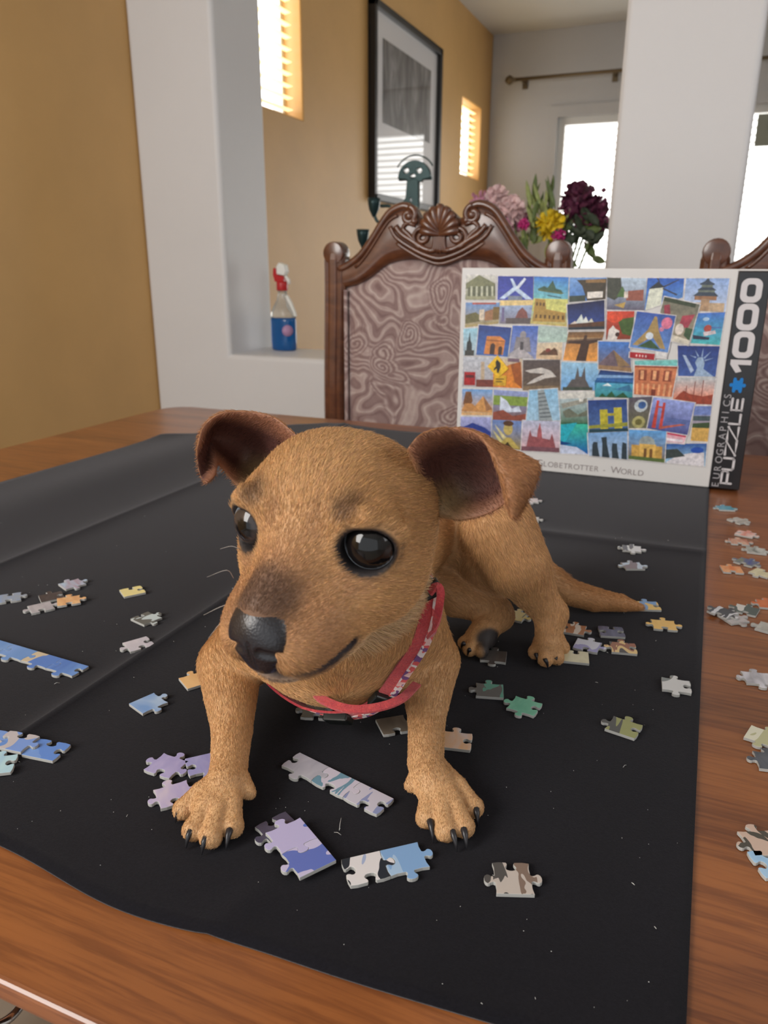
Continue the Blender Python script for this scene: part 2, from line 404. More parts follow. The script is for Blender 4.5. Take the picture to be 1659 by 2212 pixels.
ft.set(Base_Color=ft.mix(.5, ft.ramp(fn, [(.3, (.0042, .0042, .0058)), (.75, (.0145, .014, .0185))]), ft.ramp(fb, [(.3, (.0065, .0062, .0085)), (.7, (.0095, .009, .0125))])), Roughness=.95, Specular_IOR_Level=.12,
       Sheen_Weight=.22, Sheen_Roughness=.4, Sheen_Tint=(.8, .8, .85))
ft.bump(ft.math('ADD', fn, fn2), .4, .0003)
felt = mesh_obj('felt_mat', me, ft.m, loc=tuple(fo)); tag(felt, 'creased black felt puzzle mat spread over the table under the puppy', 'mat')
# lint and hairs on the felt
rg = random.Random(4); mb = MB()
for k in range(150):
    u, v_ = rg.uniform(0, 1520), rg.uniform(1080, 2200); p = on_table(u, v_)
    if not (-.78 < p[0] < .015 and near(p[0])+.004 < p[1] < .95): continue
    z = TZ+float(felt_h(p[0], p[1]))+.0003; s = rg.uniform(.00010, .00026); a = rg.uniform(0, 3.14)
    L_ = s*rg.choice([1, 1, 1, 1, 1.4, 4]); w_ = s*.6; d = np.array([math.cos(a), math.sin(a), 0]); n_ = np.array([-math.sin(a), math.cos(a), 0])
    b0 = np.array([p[0], p[1], z])-fo
    mb.add([b0-d*L_-n_*w_, b0+d*L_-n_*w_, b0+d*L_+n_*w_, b0-d*L_+n_*w_, b0+np.array([0, 0, .0003])], [(0, 1, 4), (1, 2, 4), (2, 3, 4), (3, 0, 4), (3, 2, 1, 0)])
for (u, v_, u2, v2) in ((737, 1775, 733, 1802), (722, 1806, 737, 1812), (1345, 1665, 1352, 1660), (118, 1484, 130, 1482)):
    a, b = on_table(u, v_), on_table(u2, v2); zz = np.array([0, 0, .0022]); mb.tube([a+zz-fo, (a+b)/2+zz*1.3-fo, b+zz-fo], .00012, 4)
o = mb.build('lint', simple('white_lint', (.6, .6, .58), .8), felt); o['kind'] = 'stuff'

# ------------------------------------------------------------------ at the near edge, below the table top
st = empty('stool', (-.38, -.12, 0)); tag(st, 'grey brown padded stool seat just below the near table edge', 'stool')
gb = simple('grey_brown_leather', (.17, .13, .135), .5, bump=(160, .2, .0006))
mb = MB(); mb.prism(rrect(-.20, -.22, .20, .20, .06), .50, .585); mb.build('seat', gb, st, bevel=.02, seg=4)
mb = MB(); mb.prism(rrect(-.18, -.20, .18, .18, .05), .455, .4985); mb.build('seat_frame', wt.m, st)
for sx in (-1, 1):
    for sy in (-1, 1): mb = MB(); mb.tube([(sx*.15, sy*.16-.01, .46), (sx*.165, sy*.175-.01, 0)], [.022, .015], 12); mb.build('leg', wt.m, st)
cr_ = NT('chrome'); cr_.set(Base_Color=(.8, .8, .82), Metallic=1.0, Roughness=.12)
mb = MB(); c0 = on_table(-12, 2150, -.164); mb.tube([(c0[0]+.015*math.cos(t), c0[1]+.015*math.sin(t), TZ-.1715) for t in np.linspace(0, 2*math.pi, 40)[:-1]], .0028, 10, closed=True)
o = mb.build('chrome_ring', cr_.m); tag(o, 'small chrome ring lying on the stool seat at the bottom left corner', 'ring')
# ------------------------------------------------------------------ jigsaw box standing on edge
BX, BY, BA = -.3009, .9758, .00919; BW, BH, BD = .356, .254, .058
BM = Matrix.Translation((BX, BY, TZ+.0030)) @ Matrix.Rotation(BA, 4, 'Z')
box = empty('puzzle_box', (0, 0, 0)); box.matrix_world = BM
tag(box, 'white and black jigsaw box with a collage of landmark photographs, standing upright behind the puppy', 'box')
bw = NT('white_card'); bw.set(Base_Color=(.66, .65, .64), Roughness=.35, Coat_Weight=.3, Coat_Roughness=.2)
bk = NT('black_card'); bk.set(Base_Color=(.008, .008, .010), Roughness=.3, Coat_Weight=.4, Coat_Roughness=.15)
KX = BW*.905
mb = MB(); mb.box((0, 0, 0), (KX, BD, BH)); mb.build('lid', bw.m, box, bevel=.0012)
mb = MB(); mb.box((KX+.00005, 0, 0), (BW, BD, BH-.0024)); mb.build('black_end_band', bk.m, box, bevel=.0010)
mb = MB(); mb.box((KX-.001, .0, BH-.0022), (BW, BD, BH)); mb.build('top_edge', bw.m, box, bevel=.0008)
_o = np.array([BX, BY, TZ+.0]); _ex = np.array([math.cos(BA), math.sin(BA), 0]); _ny = np.array([-math.sin(BA), math.cos(BA), 0])
def FX(u, v):                            # picture pixel -> box face (metres)
    d = ray(u, v); t = ((_o-CC)@_ny)/(d@_ny); p = CC+d*t-_o; return (p@_ex, p[2]-.003)
def cc(cx, cy): return FX(960+cx/2.3734, 560+cy/2.3734)
PR = {'v': [], 'f': [], 'c': []}
def poly(pts, cols, y):
    o = len(PR['v'])
    for i, p in enumerate(pts): PR['v'].append((p[0], -y, p[1])); PR['c'].append(cols[i] if isinstance(cols[0], tuple) else cols)
    PR['f'].append(tuple(range(o, o+len(pts))))
def tile(q, top, bot, shapes=(), lv=1, border=True, hz=1.0):
    """one small photograph: quad q (crop pixels: tl, tr, br, bl), sky gradient, silhouettes in 0..1 coordinates"""
    P = [np.array(cc(*p)) for p in q]; y = .0004*lv+.0002
    def m(x, yy): return tuple(P[0]*(1-x)*(1-yy)+P[1]*x*(1-yy)+P[2]*x*yy+P[3]*(1-x)*yy)
    if border:
        c = sum(P)/4; B = [tuple(p+(p-c)/np.linalg.norm(p-c)*.0013) for p in P]; poly(B[::-1], srgb(215, 212, 212), y)
    t_, b_ = srgb(top), srgb(bot)
    poly([m(0, 1), m(1, 1), m(1, 0), m(0, 0)], [b_, b_, t_, t_], y+.00004)
    for i, (c, pts) in enumerate(shapes):
        if pts == 'n':
            pass
        poly([m(*p) for p in pts][::-1], srgb(c), y+.00008+.00003*i)
def disc(cx, cy, r, ry=None, n=12, a0=0, a1=360):
    return [(cx+r*math.cos(math.radians(a0+(a1-a0)*k/n)), cy-(ry or r)*math.sin(math.radians(a0+(a1-a0)*k/n))) for k in range(n+(0 if a1-a0 == 360 else 1))]
def R_(x0, y0, x1, y1): return [(x0, y0), (x1, y0), (x1, y1), (x0, y1)]
def cols_(c, x0, x1, y0, y1, n, w): return [(c, R_(x0+(x1-x0)*k/(n-1)-w/2, y0, x0+(x1-x0)*k/(n-1)+w/2, y1)) for k in range(n)]
# back layer: photographs filling the grid
tile([(112, 80), (262, 80), (262, 208), (108, 208)], (206, 205, 200), (130, 132, 100), [((120, 122, 88), [(0, .35), (.45, 0), (1, .35), (1, .48), (0, .55)]), ((92, 95, 70), [(.08, .5), (1, .42), (1, .95), (.08, .95)])]+cols_((186, 188, 165), .2, .9, .45, .85, 5, .07)+[((150, 150, 120), R_(0, .85, 1, 1))])
tile([(275, 86), (457, 88), (455, 212), (272, 208)], (38, 52, 150), (70, 80, 175), [((190, 210, 235), [(.05, .95), (.45, .45), (.35, .1), (.42, .1), (.55, .45), (.98, .95), (.8, .95), (.5, .6), (.2, .95)]), ((215, 225, 240), [(.5, .5), (.75, .05), (.8, .12), (.58, .55)]), ((120, 130, 150), R_(.3, .82, .7, 1))])
tile([(460, 88), (638, 92), (632, 258), (458, 212)], (60, 120, 205), (130, 205, 200), [((60, 90, 70), [(.1, .5), (.3, .35), (.4, .4), (.55, .12), (.65, .4), (.8, .42), (.85, .52)]), ((90, 105, 70), [(.1, .5), (.9, .5), (.8, .56), (.15, .56)]), ((50, 60, 70), R_(.4, .66, .8, .69))])
tile([(642, 94), (832, 94), (826, 206), (640, 220)], (120, 160, 215), (70, 120, 190), [((70, 60, 45), [(.2, .1), (1, .05), (1, 1), (.5, 1), (.35, .35)]), ((150, 115, 70), R_(.45, .08, .98, .22)), ((228, 222, 215), R_(.5, .62, .92, .9)), ((60, 70, 60), R_(0, .75, .45, 1))])
tile([(836, 94), (1036, 98), (1026, 262), (832, 258)], (185, 205, 225), (95, 90, 110), [((70, 72, 62), [(0, 0), (.35, 0), (.4, .5), (.2, .7), (0, .6)]), ((80, 110, 60), [(.25, .6), (.4, .25), (.55, .6)]), ((150, 90, 75), [(.55, .4), (.95, .35), (.95, .7), (.5, .7)]), ((215, 205, 195), R_(.45, .42, .55, .62)), ((190, 160, 90), [(.2, .85), (.5, .75), (.45, .95)])])
tile([(1042, 96), (1230, 98), (1222, 196), (1026, 262)], (50, 95, 185), (90, 140, 205), [((50, 55, 60), [(.05, .35), (.3, .12), (.5, .35)]), ((215, 220, 205), [(.08, .35), (.46, .35), (.44, 1), (.02, 1)]), ((60, 60, 70), [(.45, .3), (.85, .05), (.87, .08), (.47, .36)]), ((60, 60, 70), [(.45, .36), (.85, .75), (.83, .8), (.43, .4)]), ((60, 60, 70), [(.4, .3), (.25, .0), (.3, .0)])])
tile([(1240, 98), (1462, 98), (1440, 270), (1224, 262)], (140, 170, 220), (185, 200, 225), [((60, 70, 85), [(.5, 0), (.53, 0), (.56, .08), (.68, .16), (.67, .2), (.35, .2), (.33, .16), (.45, .08)]), ((110, 120, 110), R_(.38, .2, .64, .27)), ((60, 70, 85), [(.38, .27), (.64, .27), (.74, .36), (.28, .36)]), ((110, 120, 110), R_(.31, .36, .7, .42)), ((60, 70, 85), [(.31, .42), (.7, .42), (.8, .54), (.2, .54)]), ((150, 110, 80), R_(.24, .54, .76, .66)), ((190, 165, 135), R_(.1, .74, .96, 1)), ((170, 140, 110), R_(.4, .62, .6, 1))])
tile([(110, 222), (284, 222), (278, 330), (106, 350)], (110, 150, 205), (170, 150, 90), [((170, 80, 70), R_(.2, 0, .9, .08)), ((105, 100, 60), [(0, .5), (.3, .4), (.45, .55), (.45, .8), (0, .85)]), ((215, 200, 180), R_(.42, .3, .56, .75)), ((160, 115, 80), [(.58, .4), (.8, .3), (1, .45), (1, .8), (.58, .8)]), ((120, 95, 45), R_(.82, .2, 1, .8))])
tile([(286, 212), (456, 208), (440, 332), (284, 330)], (165, 190, 225), (130, 120, 135), [((225, 200, 140), R_(0, 0, 1, .22)), ((110, 100, 140), R_(.06, .3, .14, .9)), ((130, 80, 75), [(.5, .75), (.58, .45), (.7, .3), (.85, .5), (.92, .8)]), ((95, 85, 85), R_(.2, .75, 1, 1))])
tile([(458, 200), (634, 205), (628, 345), (440, 330)], (120, 205, 215), (200, 180, 100), [((205, 205, 120), R_(0, 0, 1, .5)), ((175, 140, 70), [(.05, 0), (.35, .05), (.4, .4), (.95, .5), (.95, .85), (.05, .9)])]+cols_((90, 65, 30), .14, .88, .62, .76, 7, .05)+cols_((100, 75, 40), .12, .32, .15, .28, 3, .05))
tile([(98, 356), (178, 352), (165, 494), (98, 494)], (150, 200, 220), (180, 195, 205), [((50, 55, 55), [(.2, .95), (.25, .5), (.35, .45), (.42, .1), (.5, .45), (.6, .55), (.65, .95)]), ((60, 60, 55), R_(.1, .8, .8, 1))])
tile([(350, 340), (482, 342), (470, 512), (330, 500)], (70, 105, 190), (140, 150, 190), [((150, 145, 150), disc(.45, .28, .12)), ((140, 135, 140), [(.2, .35), (.7, .35), (.8, .8), (.15, .8)]), ((175, 170, 175), [(.0, .9), (.4, .65), (.9, .95), (.9, 1), (0, 1)]), ((80, 75, 80), R_(.38, .5, .5, .75))])
tile([(482, 340), (630, 350), (632, 425), (480, 425)], (170, 190, 185), (175, 200, 190), [], border=False)
tile([(476, 430), (606, 425), (602, 515), (470, 510)], (215, 200, 175), (205, 175, 140), [((100, 70, 50), [(.1, .75), (.3, .45), (.5, .5), (.7, .3), (.8, .45), (.85, .75)]), ((130, 60, 50), disc(.45, .45, .1, .12))])
tile([(636, 372), (822, 370), (782, 524), (608, 518)], (110, 85, 60), (240, 165, 80), [((180, 150, 110), R_(0, .2, 1, .38)), ((120, 95, 75), [(.0, .28), (1, .2), (1, .3), (0, .42)]), ((70, 50, 40), [(.47, .12), (.55, .12), (.56, .3), (.95, .25), (.95, .32), (.66, .42), (.68, 1), (.38, 1), (.42, .42), (.05, .4), (.05, .32), (.46, .3)])])
tile([(834, 266), (975, 266), (965, 410), (828, 412)], (200, 70, 50), (130, 60, 40), [((70, 95, 45), [(.4, .3), (1, .2), (1, .9), (.6, .8)]), ((215, 80, 50), disc(.3, .2, .3, .2)), ((220, 215, 210), [(.05, 1), (.1, .65), (.25, .5), (.35, .62), (.5, .7), (.4, 1)]), ((60, 40, 35), disc(.42, .82, .08))])
tile([(1300, 276), (1440, 272), (1412, 440), (1262, 430)], (70, 115, 200), (70, 175, 180), [((170, 200, 230), disc(.35, .2, .12, .06)), ((40, 45, 70), [(.0, .72), (.6, .78), (.6, .86), (.05, .86)]), ((165, 70, 60), disc(.48, .5, .14, .12)), ((205, 195, 200), [(.35, .62), (.75, .55), (.8, .65), (.4, .75)]), ((70, 110, 170), R_(.6, .44, .95, .49))])
tile([(1196, 442), (1412, 446), (1390, 602), (1198, 598)], (30, 50, 120), (60, 90, 160), [((150, 175, 205), [(.42, 1), (.5, .72), (.44, .55), (.5, .38), (.62, .36), (.68, .55), (.66, .75), (.95, 1)]), ((165, 185, 215), [(.12, .3), (.2, .32), (.42, .8), (.34, .9)]), ((140, 165, 205), [(.45, .4), (.28, .3), (.46, .36)]), ((140, 165, 205), [(.5, .36), (.42, .12), (.53, .34)]), ((140, 165, 205), [(.58, .34), (.62, .05), (.62, .35)]), ((140, 165, 205), [(.64, .38), (.82, .16), (.67, .42)]), ((140, 165, 205), [(.67, .45), (.9, .38), (.68, .5)])])
tile([(98, 500), (250, 504), (250, 655), (92, 652)], (190, 195, 205), (170, 165, 170), [((185, 165, 140), R_(.6, .15, .72, .85)), ((165, 30, 35), R_(.05, .5, .42, .95)), ((90, 25, 30), R_(.1, .6, .38, .7)), ((120, 60, 50), R_(.45, .75, 1, 1))])
tile([(252, 504), (400, 510), (398, 662), (250, 655)], (200, 190, 170), (215, 130, 40), [((215, 130, 45), [(.0, .5), (.6, .2), (.95, .1), (1, 1), (0, 1)]), ((160, 85, 30), [(.6, .2), (.95, .1), (1, 1), (.75, .8)]), ((120, 95, 110), R_(.5, 0, .9, .12))])
tile([(404, 516), (594, 516), (594, 672), (402, 672)], (85, 75, 75), (100, 85, 70), [((200, 195, 190), [(.05, .35), (.5, .25), (.75, .35), (.9, .55), (.6, .6), (.3, .75), (.1, .8), (.3, .62), (.6, .45), (.2, .42)]), ((130, 110, 85), R_(0, .85, 1, 1))])
tile([(600, 526), (798, 534), (776, 672), (598, 672)], (150, 195, 225), (110, 165, 220), [((95, 90, 90), [(.12, .95), (.3, .6), (.38, .6), (.44, .15), (.5, .5), (.56, .5), (.62, .1), (.68, .6), (.85, .95)]), ((70, 80, 70), R_(.05, .88, .9, 1))])
tile([(800, 566), (975, 578), (970, 640), (770, 632)], (30, 45, 100), (60, 120, 190), [((130, 170, 215), [(0, .4), (1, .3), (1, .5), (0, .62)])])
tile([(770, 620), (968, 632), (964, 712), (772, 706)], (90, 175, 210), (50, 130, 130), [((220, 235, 240), [(.2, .3), (.35, .12), (.45, .3)]), ((40, 85, 55), [(.1, 1), (.2, .75), (.3, .95), (.45, .6), (.55, .95), (.75, .65), (.9, 1)]), ((60, 120, 160), [(.5, .5), (.9, .15), (1, .6)])])
tile([(976, 520), (1196, 515), (1194, 548), (976, 542)], (130, 205, 200), (110, 190, 190), [], border=False)
tile([(1184, 606), (1392, 606), (1370, 745), (1170, 738)], (180, 190, 195), (235, 130, 80), [((150, 65, 45), [(0, .9), (.15, .62), (.25, .5), (.4, .62), (.75, .7), (1, .62), (1, 1), (0, 1)]), ((130, 60, 50), R_(.5, .15, .52, .8)), ((130, 60, 50), R_(.7, .1, .72, .8)), ((130, 60, 50), R_(.3, .3, .32, .7))])
tile([(92, 664), (248, 668), (246, 800), (88, 798)], (110, 160, 215), (215, 170, 110), [((120, 80, 50), [(.05, .5), (.12, .1), (.3, .1), (.36, .45), (.3, .6), (.05, .6)]), ((205, 150, 90), [(.3, .85), (.7, .25), (1, .75), (1, .9)]), ((190, 135, 80), [(0, .85), (.1, .55), (.35, .55), (.6, .85)]), ((160, 115, 80), [(.7, .25), (1, .75), (.8, .85)])])
tile([(254, 668), (432, 680), (418, 828), (248, 822)], (150, 165, 215), (120, 85, 60), [((130, 155, 70), R_(0, .18, 1, .5)), ((205, 215, 235), [(.2, .2), (.4, .35), (.55, .6), (.75, .5), (.85, .7), (.2, .75)]), ((140, 75, 60), [(0, .75), (.3, .65), (.6, .85), (1, .75), (1, 1), (0, 1)])])
tile([(436, 672), (580, 662), (594, 826), (420, 826)], (140, 190, 225), (165, 200, 225), [((150, 160, 165), [(.3, .02), (.52, .0), (.78, 1), (.38, 1)])]+[((95, 105, 110), [(.31+.015*k, .12+.125*k), (.56+.03*k, .10+.125*k), (.57+.03*k, .135+.125*k), (.32+.015*k, .155+.125*k)]) for k in range(7)], lv=2)
tile([(588, 684), (772, 676), (738, 845), (592, 845)], (190, 205, 215), (70, 110, 80), [((205, 205, 200), R_(0, .0, 1, .2)), ((150, 150, 140), [(.05, .35), (.8, .2), (.9, .32), (.1, .5)]), ((110, 115, 100), [(.1, .6), (.3, .5), (.6, .7), (.9, .55), (.9, .75), (.2, .8)]), ((215, 215, 210), [(.55, .1), (.75, .05), (.7, .3), (.6, .3)])])
tile([(596, 832), (738, 840), (736, 1000), (592, 995)], (60, 190, 160), (30, 90, 175), [((40, 170, 190), [(0, .1), (.6, .0), (.2, .6), (0, .7)]), ((15, 60, 120), [(0, .6), (.45, .68), (0, .74)]), ((195, 205, 230), [(0, .72), (.6, .78), (1, 1), (0, 1)])])
tile([(84, 806), (240, 810), (238, 960), (80, 955)], (170, 175, 225), (25, 40, 90), [((40, 60, 140), [(0, .4), (.4, .2), (.8, .35), (1, .5), (1, .8), (0, .8)]), ((110, 120, 130), [(.1, .9), (.3, .55), (.7, .5), (1, .85), (.9, .9), (.6, .65), (.35, .7)])])
tile([(246, 822), (398, 830), (392, 978), (240, 962)], (110, 140, 200), (150, 130, 60), [((200, 190, 130), [(.02, .35), (.4, .75), (.3, .85)]), ((210, 200, 150), [(.08, .15), (.5, .6), (.4, .7)]), ((190, 170, 100), disc(.55, .3, .16, .22)), ((90, 60, 40), disc(.55, .1, .18, .1)), ((185, 165, 90), [(.2, .95), (.5, .6), (.65, .6), (.95, .95)]), ((70, 55, 30), [(.35, 1), (.55, .75), (.75, 1)])])
tile([(402, 826), (592, 830), (590, 990), (394, 980)], (185, 190, 215), (205, 170, 175), [((165, 90, 95), [(.38, .95), (.42, .3), (.47, .05), (.52, .3), (.58, .95)]), ((150, 85, 90), [(.12, .95), (.18, .5), (.22, .3), (.27, .5), (.75, .6), (.8, .4), (.85, .6), (.92, .95)]), ((120, 80, 90), R_(0, .85, 1, 1))], lv=2)
tile([(946, 708), (1066, 704), (1044, 866), (942, 866)], (90, 85, 100), (110, 110, 80), [((185, 195, 200), disc(.55, .28, .3, .2)), ((60, 95, 150), disc(.6, .26, .18, .12)), ((170, 165, 110), disc(.5, .8, .32, .2)), ((110, 105, 60), disc(.5, .8, .18, .1))])
tile([(1282, 752), (1370, 752), (1350, 935), (1262, 930)], (120, 150, 210), (190, 150, 80), [((110, 130, 190), R_(0, 0, 1, .25)), ((70, 85, 90), R_(0, .28, 1, .42)), ((205, 165, 90), R_(0, .6, 1, 1)), ((60, 80, 50), [(.0, .5), (1, .45), (1, .62), (0, .62)])])
tile([(1134, 946), (1346, 944), (1336, 1062), (1128, 1042)], (40, 85, 160), (150, 190, 215), [((215, 212, 218), [(.05, .95), (.3, .6), (.6, .45), (.95, .4), (.98, 1), (.05, 1)]), ((40, 80, 170), disc(.78, .3, .16, .14)), ((60, 70, 70), [(0, .3), (.3, .25), (.5, .6), (0, .8)])])
# overlapping snapshots
tile([(178, 336), (346, 350), (326, 500), (164, 490)], (40, 60, 130), (70, 110, 180), [((205, 130, 65), [(.28, .35), (.68, .32), (.86, .45), (.84, .95), (.24, .95)]), ((70, 50, 45), [(.42, .95), (.42, .62), (.5, .56), (.57, .62), (.57, .95)]), ((70, 50, 45), [(.68, .95), (.68, .68), (.75, .65), (.8, .7), (.8, .95)]), ((150, 90, 55), R_(.28, .46, .85, .5))], lv=3)
tile([(630, 232), (822, 208), (822, 358), (636, 362)], (28, 30, 70), (50, 75, 150), [((215, 225, 220), [(.2, .75), (.38, .42), (.45, .75)]), ((225, 230, 225), [(.35, .78), (.5, .52), (.58, .78)]), ((205, 205, 190), [(.52, .78), (.65, .6), (.72, .78)]), ((210, 200, 190), [(.05, .78), (.2, .66), (.26, .78)]), ((90, 60, 40), [(0, .78), (1, .72), (1, .9), (0, .92)]), ((40, 50, 60), R_(0, .9, 1, 1))], lv=3)
tile([(790, 420), (950, 424), (960, 578), (790, 562)], (70, 125, 205), (120, 110, 105), [((110, 95, 105), [(.02, .8), (.48, .28), (.98, .8), (.98, 1), (.02, 1)]), ((140, 115, 85), [(.48, .28), (.98, .8), (.6, .85)]), ((150, 120, 90), R_(0, .85, 1, 1))], lv=2)
tile([(1128, 192), (1310, 232), (1250, 440), (1075, 395)], (110, 110, 95), (160, 150, 130), [((150, 60, 75), [(.05, .2), (.2, .15), (.3, .4), (.15, .5)]), ((165, 65, 80), [(.62, .35), (.95, .25), (.85, .62), (.6, .6)]), ((60, 70, 50), R_(.0, .0, .9, .1)), ((215, 205, 195), disc(.64, .68, .12, .14)), ((60, 85, 55), [(.8, .6), (1, .6), (1, .9), (.8, .8)]), ((205, 200, 185), [(.5, .85), (1, .88), (1, 1), (.5, 1)])], lv=3)
tile([(988, 266), (1186, 290), (1146, 478), (950, 450)], (60, 90, 170), (100, 140, 200), [((165, 140, 90), [(.48, .08), (.54, .08), (.66, .45), (.92, .92), (.78, .92), (.52, .62), (.2, .92), (.06, .92), (.38, .45)]), ((215, 120, 150), disc(.82, .22, .14, .16)), ((205, 215, 225), disc(.45, .62, .1, .1)), ((200, 130, 160), disc(.72, .4, .06, .06)), ((60, 90, 60), [(.2, .95), (.5, .72), (.8, .95)])], lv=4)
tile([(952, 474), (1080, 484), (1076, 516), (950, 504)], (175, 40, 50), (160, 35, 45), [((235, 200, 200), R_(.25, .35, .3, .7)), ((235, 200, 200), R_(.38, .35, .43, .7)), ((235, 200, 200), R_(.5, .35, .55, .7)), ((235, 200, 200), R_(.62, .35, .68, .7))], lv=5)
tile([(1088, 476), (1140, 480), (1136, 508), (1084, 504)], (225, 225, 225), (215, 215, 215), [], lv=5)
tile([(976, 544), (1196, 550), (1166, 706), (972, 692)], (205, 130, 90), (190, 110, 75), [((150, 75, 50), R_(0, .0, 1, .06))]+[((140, 70, 50), R_(.1+.3*k, .14, .3+.3*k, .5)) for k in range(3)]+[((225, 165, 120), R_(.15+.3*k, .16, .23+.3*k, .46)) for k in range(3)]+cols_((225, 160, 115), .08, .92, .6, .98, 7, .06)+[((120, 55, 40), R_(.45, .78, .56, 1))], lv=3)
tile([(736, 722), (936, 716), (942, 880), (742, 888)], (45, 70, 135), (80, 110, 160), [((190, 180, 60), R_(.3, .3, .5, .95)), ((200, 190, 70), R_(.66, .25, .86, .9)), ((175, 165, 60), R_(.45, .42, .7, .5)), ((150, 150, 60), [(0, .78), (1, .72), (1, .84), (0, .88)]), ((40, 70, 80), R_(0, .9, 1, 1))], lv=3)
tile([(1072, 706), (1284, 736), (1246, 900), (1040, 866)], (150, 165, 225), (75, 80, 140), [((190, 70, 60), [(.1, .08), (.16, .08), (.2, .95), (.1, .95)]), ((190, 70, 60), [(.26, .12), (.32, .12), (.36, .95), (.28, .95)]), ((190, 70, 60), R_(.1, .25, .33, .3)), ((185, 100, 80), [(.3, .88), (1, .62), (1, .66), (.3, .96)]), ((90, 105, 160), R_(.38, .55, 1, .7))], lv=3)
tile([(1140, 885), (1240, 905), (1228, 946), (1132, 938)], (225, 160, 175), (215, 190, 200), [((190, 60, 90), R_(0, .0, 1, .2)), ((235, 225, 235), R_(0, .55, .9, .8))], lv=2)
tile([(736, 890), (938, 882), (940, 1026), (742, 1006)], (120, 165, 215), (165, 185, 210), [((50, 62, 70), [(.08, 1), (.1, .5), (.14, .38), (.24, .4), (.24, .6), (.28, 1)]), ((50, 62, 70), [(.34, 1), (.36, .4), (.34, .2), (.48, .18), (.48, .45), (.54, 1)]), ((50, 62, 70), [(.6, 1), (.6, .6), (.62, .42), (.74, .44), (.74, .62), (.78, 1)]), ((50, 62, 70), [(.84, 1), (.86, .55), (.88, .38), (.98, .42), (.98, 1)])], lv=3)
tile([(946, 872), (1138, 880), (1128, 1042), (944, 1022)], (100, 165, 225), (130, 110, 80), [((195, 155, 80), R_(.08, .5, .92, .9)), ((150, 160, 160), disc(.5, .42, .22, .24)), ((215, 175, 95), R_(.3, .45, .75, .95)), ((120, 85, 50), R_(.42, .6, .5, .92)), ((120, 85, 50), R_(.58, .6, .66, .92)), ((90, 110, 60), R_(0, .88, 1, 1))], lv=3)
# yellow diamond road sign with a kangaroo
tile([(274, 490), (330, 560), (276, 610), (222, 548)], (235, 190, 35), (225, 180, 30), [((40, 35, 20), [(.15, .2), (.45, .18), (.62, .35), (.78, .72), (.72, .8), (.5, .62), (.5, .85), (.4, .8), (.38, .55), (.2, .4)])], lv=4, border=False)
tile([(256, 596), (320, 596), (316, 648), (254, 646)], (215, 170, 40), (205, 160, 40), [((60, 50, 20), R_(.15, .3, .8, .4)), ((60, 50, 20), R_(.15, .55, .7, .65))], lv=3, border=False)
me = bpy.data.meshes.new('cover_print'); me.from_pydata(PR['v'], [], PR['f']); set_col0 = np.array([c for c in PR['c']])
ca = me.color_attributes.new('col', 'FLOAT_COLOR', 'POINT'); ca.data.foreach_set('color', np.concatenate([set_col0, np.ones((len(set_col0), 1))], 1).astype(np.float32).ravel())
pm = NT('glossy_print'); pa = pm.new('ShaderNodeAttribute', attribute_name='col'); pn = pm.noise(pm.coord(), 190, 4, .7)
pc = pm.mix(.55, pa.outputs['Color'], pm.mix(1.0, pa.outputs['Color'], pm.ramp(pn, [(.3, (.42, .42, .46)), (.5, (1, 1, 1)), (.7, (1.7, 1.65, 1.6))]), 'MULTIPLY'))
pm.set(Base_Color=pc, Roughness=.35, Coat_Weight=.3, Coat_Roughness=.2)
for p in me.polygons:
    pass
o = mesh_obj('cover_print', me, pm.m, box); o['label'] = 'collage of small overlapping landmark photographs'; o['kind'] = 'stuff'
del o['kind']

def flat_shape(name, loops, ext, m, parent, kind='FONT', text=None, size=.01, y=-.0005, loc=(0, 0), rot=0, shear=0, sx=1.0, bold=0):
    """printed lettering: outlines (holes allowed) or a text, as a thin flat mesh lying on the box face"""
    if text is not None:
        cu = bpy.data.curves.new(name, 'FONT'); cu.body = text; cu.size = size; cu.shear = shear; cu.offset = bold; cu.space_character = 1.0+(sx-1)
    else:
        cu = bpy.data.curves.new(name, 'CURVE'); cu.dimensions = '2D'; cu.fill_mode = 'BOTH'
        for lp in loops:
            sp = cu.splines.new('POLY'); sp.points.add(len(lp)-1); sp.use_cyclic_u = True
            for q, p in zip(sp.points, lp): q.co = (p[0], p[1], 0, 1)
    cu.extrude = ext
    tmp = bpy.data.objects.new('tmp', cu); COL.objects.link(tmp); bpy.context.view_layer.update()
    me = bpy.data.meshes.new_from_object(tmp.evaluated_get(bpy.context.evaluated_depsgraph_get())); bpy.data.objects.remove(tmp); bpy.data.curves.remove(cu)
    me.name = name; me.materials.clear()
    M = Matrix.Translation((loc[0], y, loc[1])) @ Matrix.Rotation(math.pi/2, 4, 'X') @ Matrix.Rotation(rot, 4, 'Z')
    me.transform(M); return mesh_obj(name, me, m, parent)
ink_w = simple('white_ink', (.62, .60, .62), .4); ink_g = simple('grey_ink', (.26, .22, .22), .5); ink_b = simple('blue_ink', srgb(0, 120, 200), .4); ink_l = simple('light_grey_ink', (.42, .38, .39), .5)
ink_o = simple('grey_white_ink', (.36, .35, .37), .4)
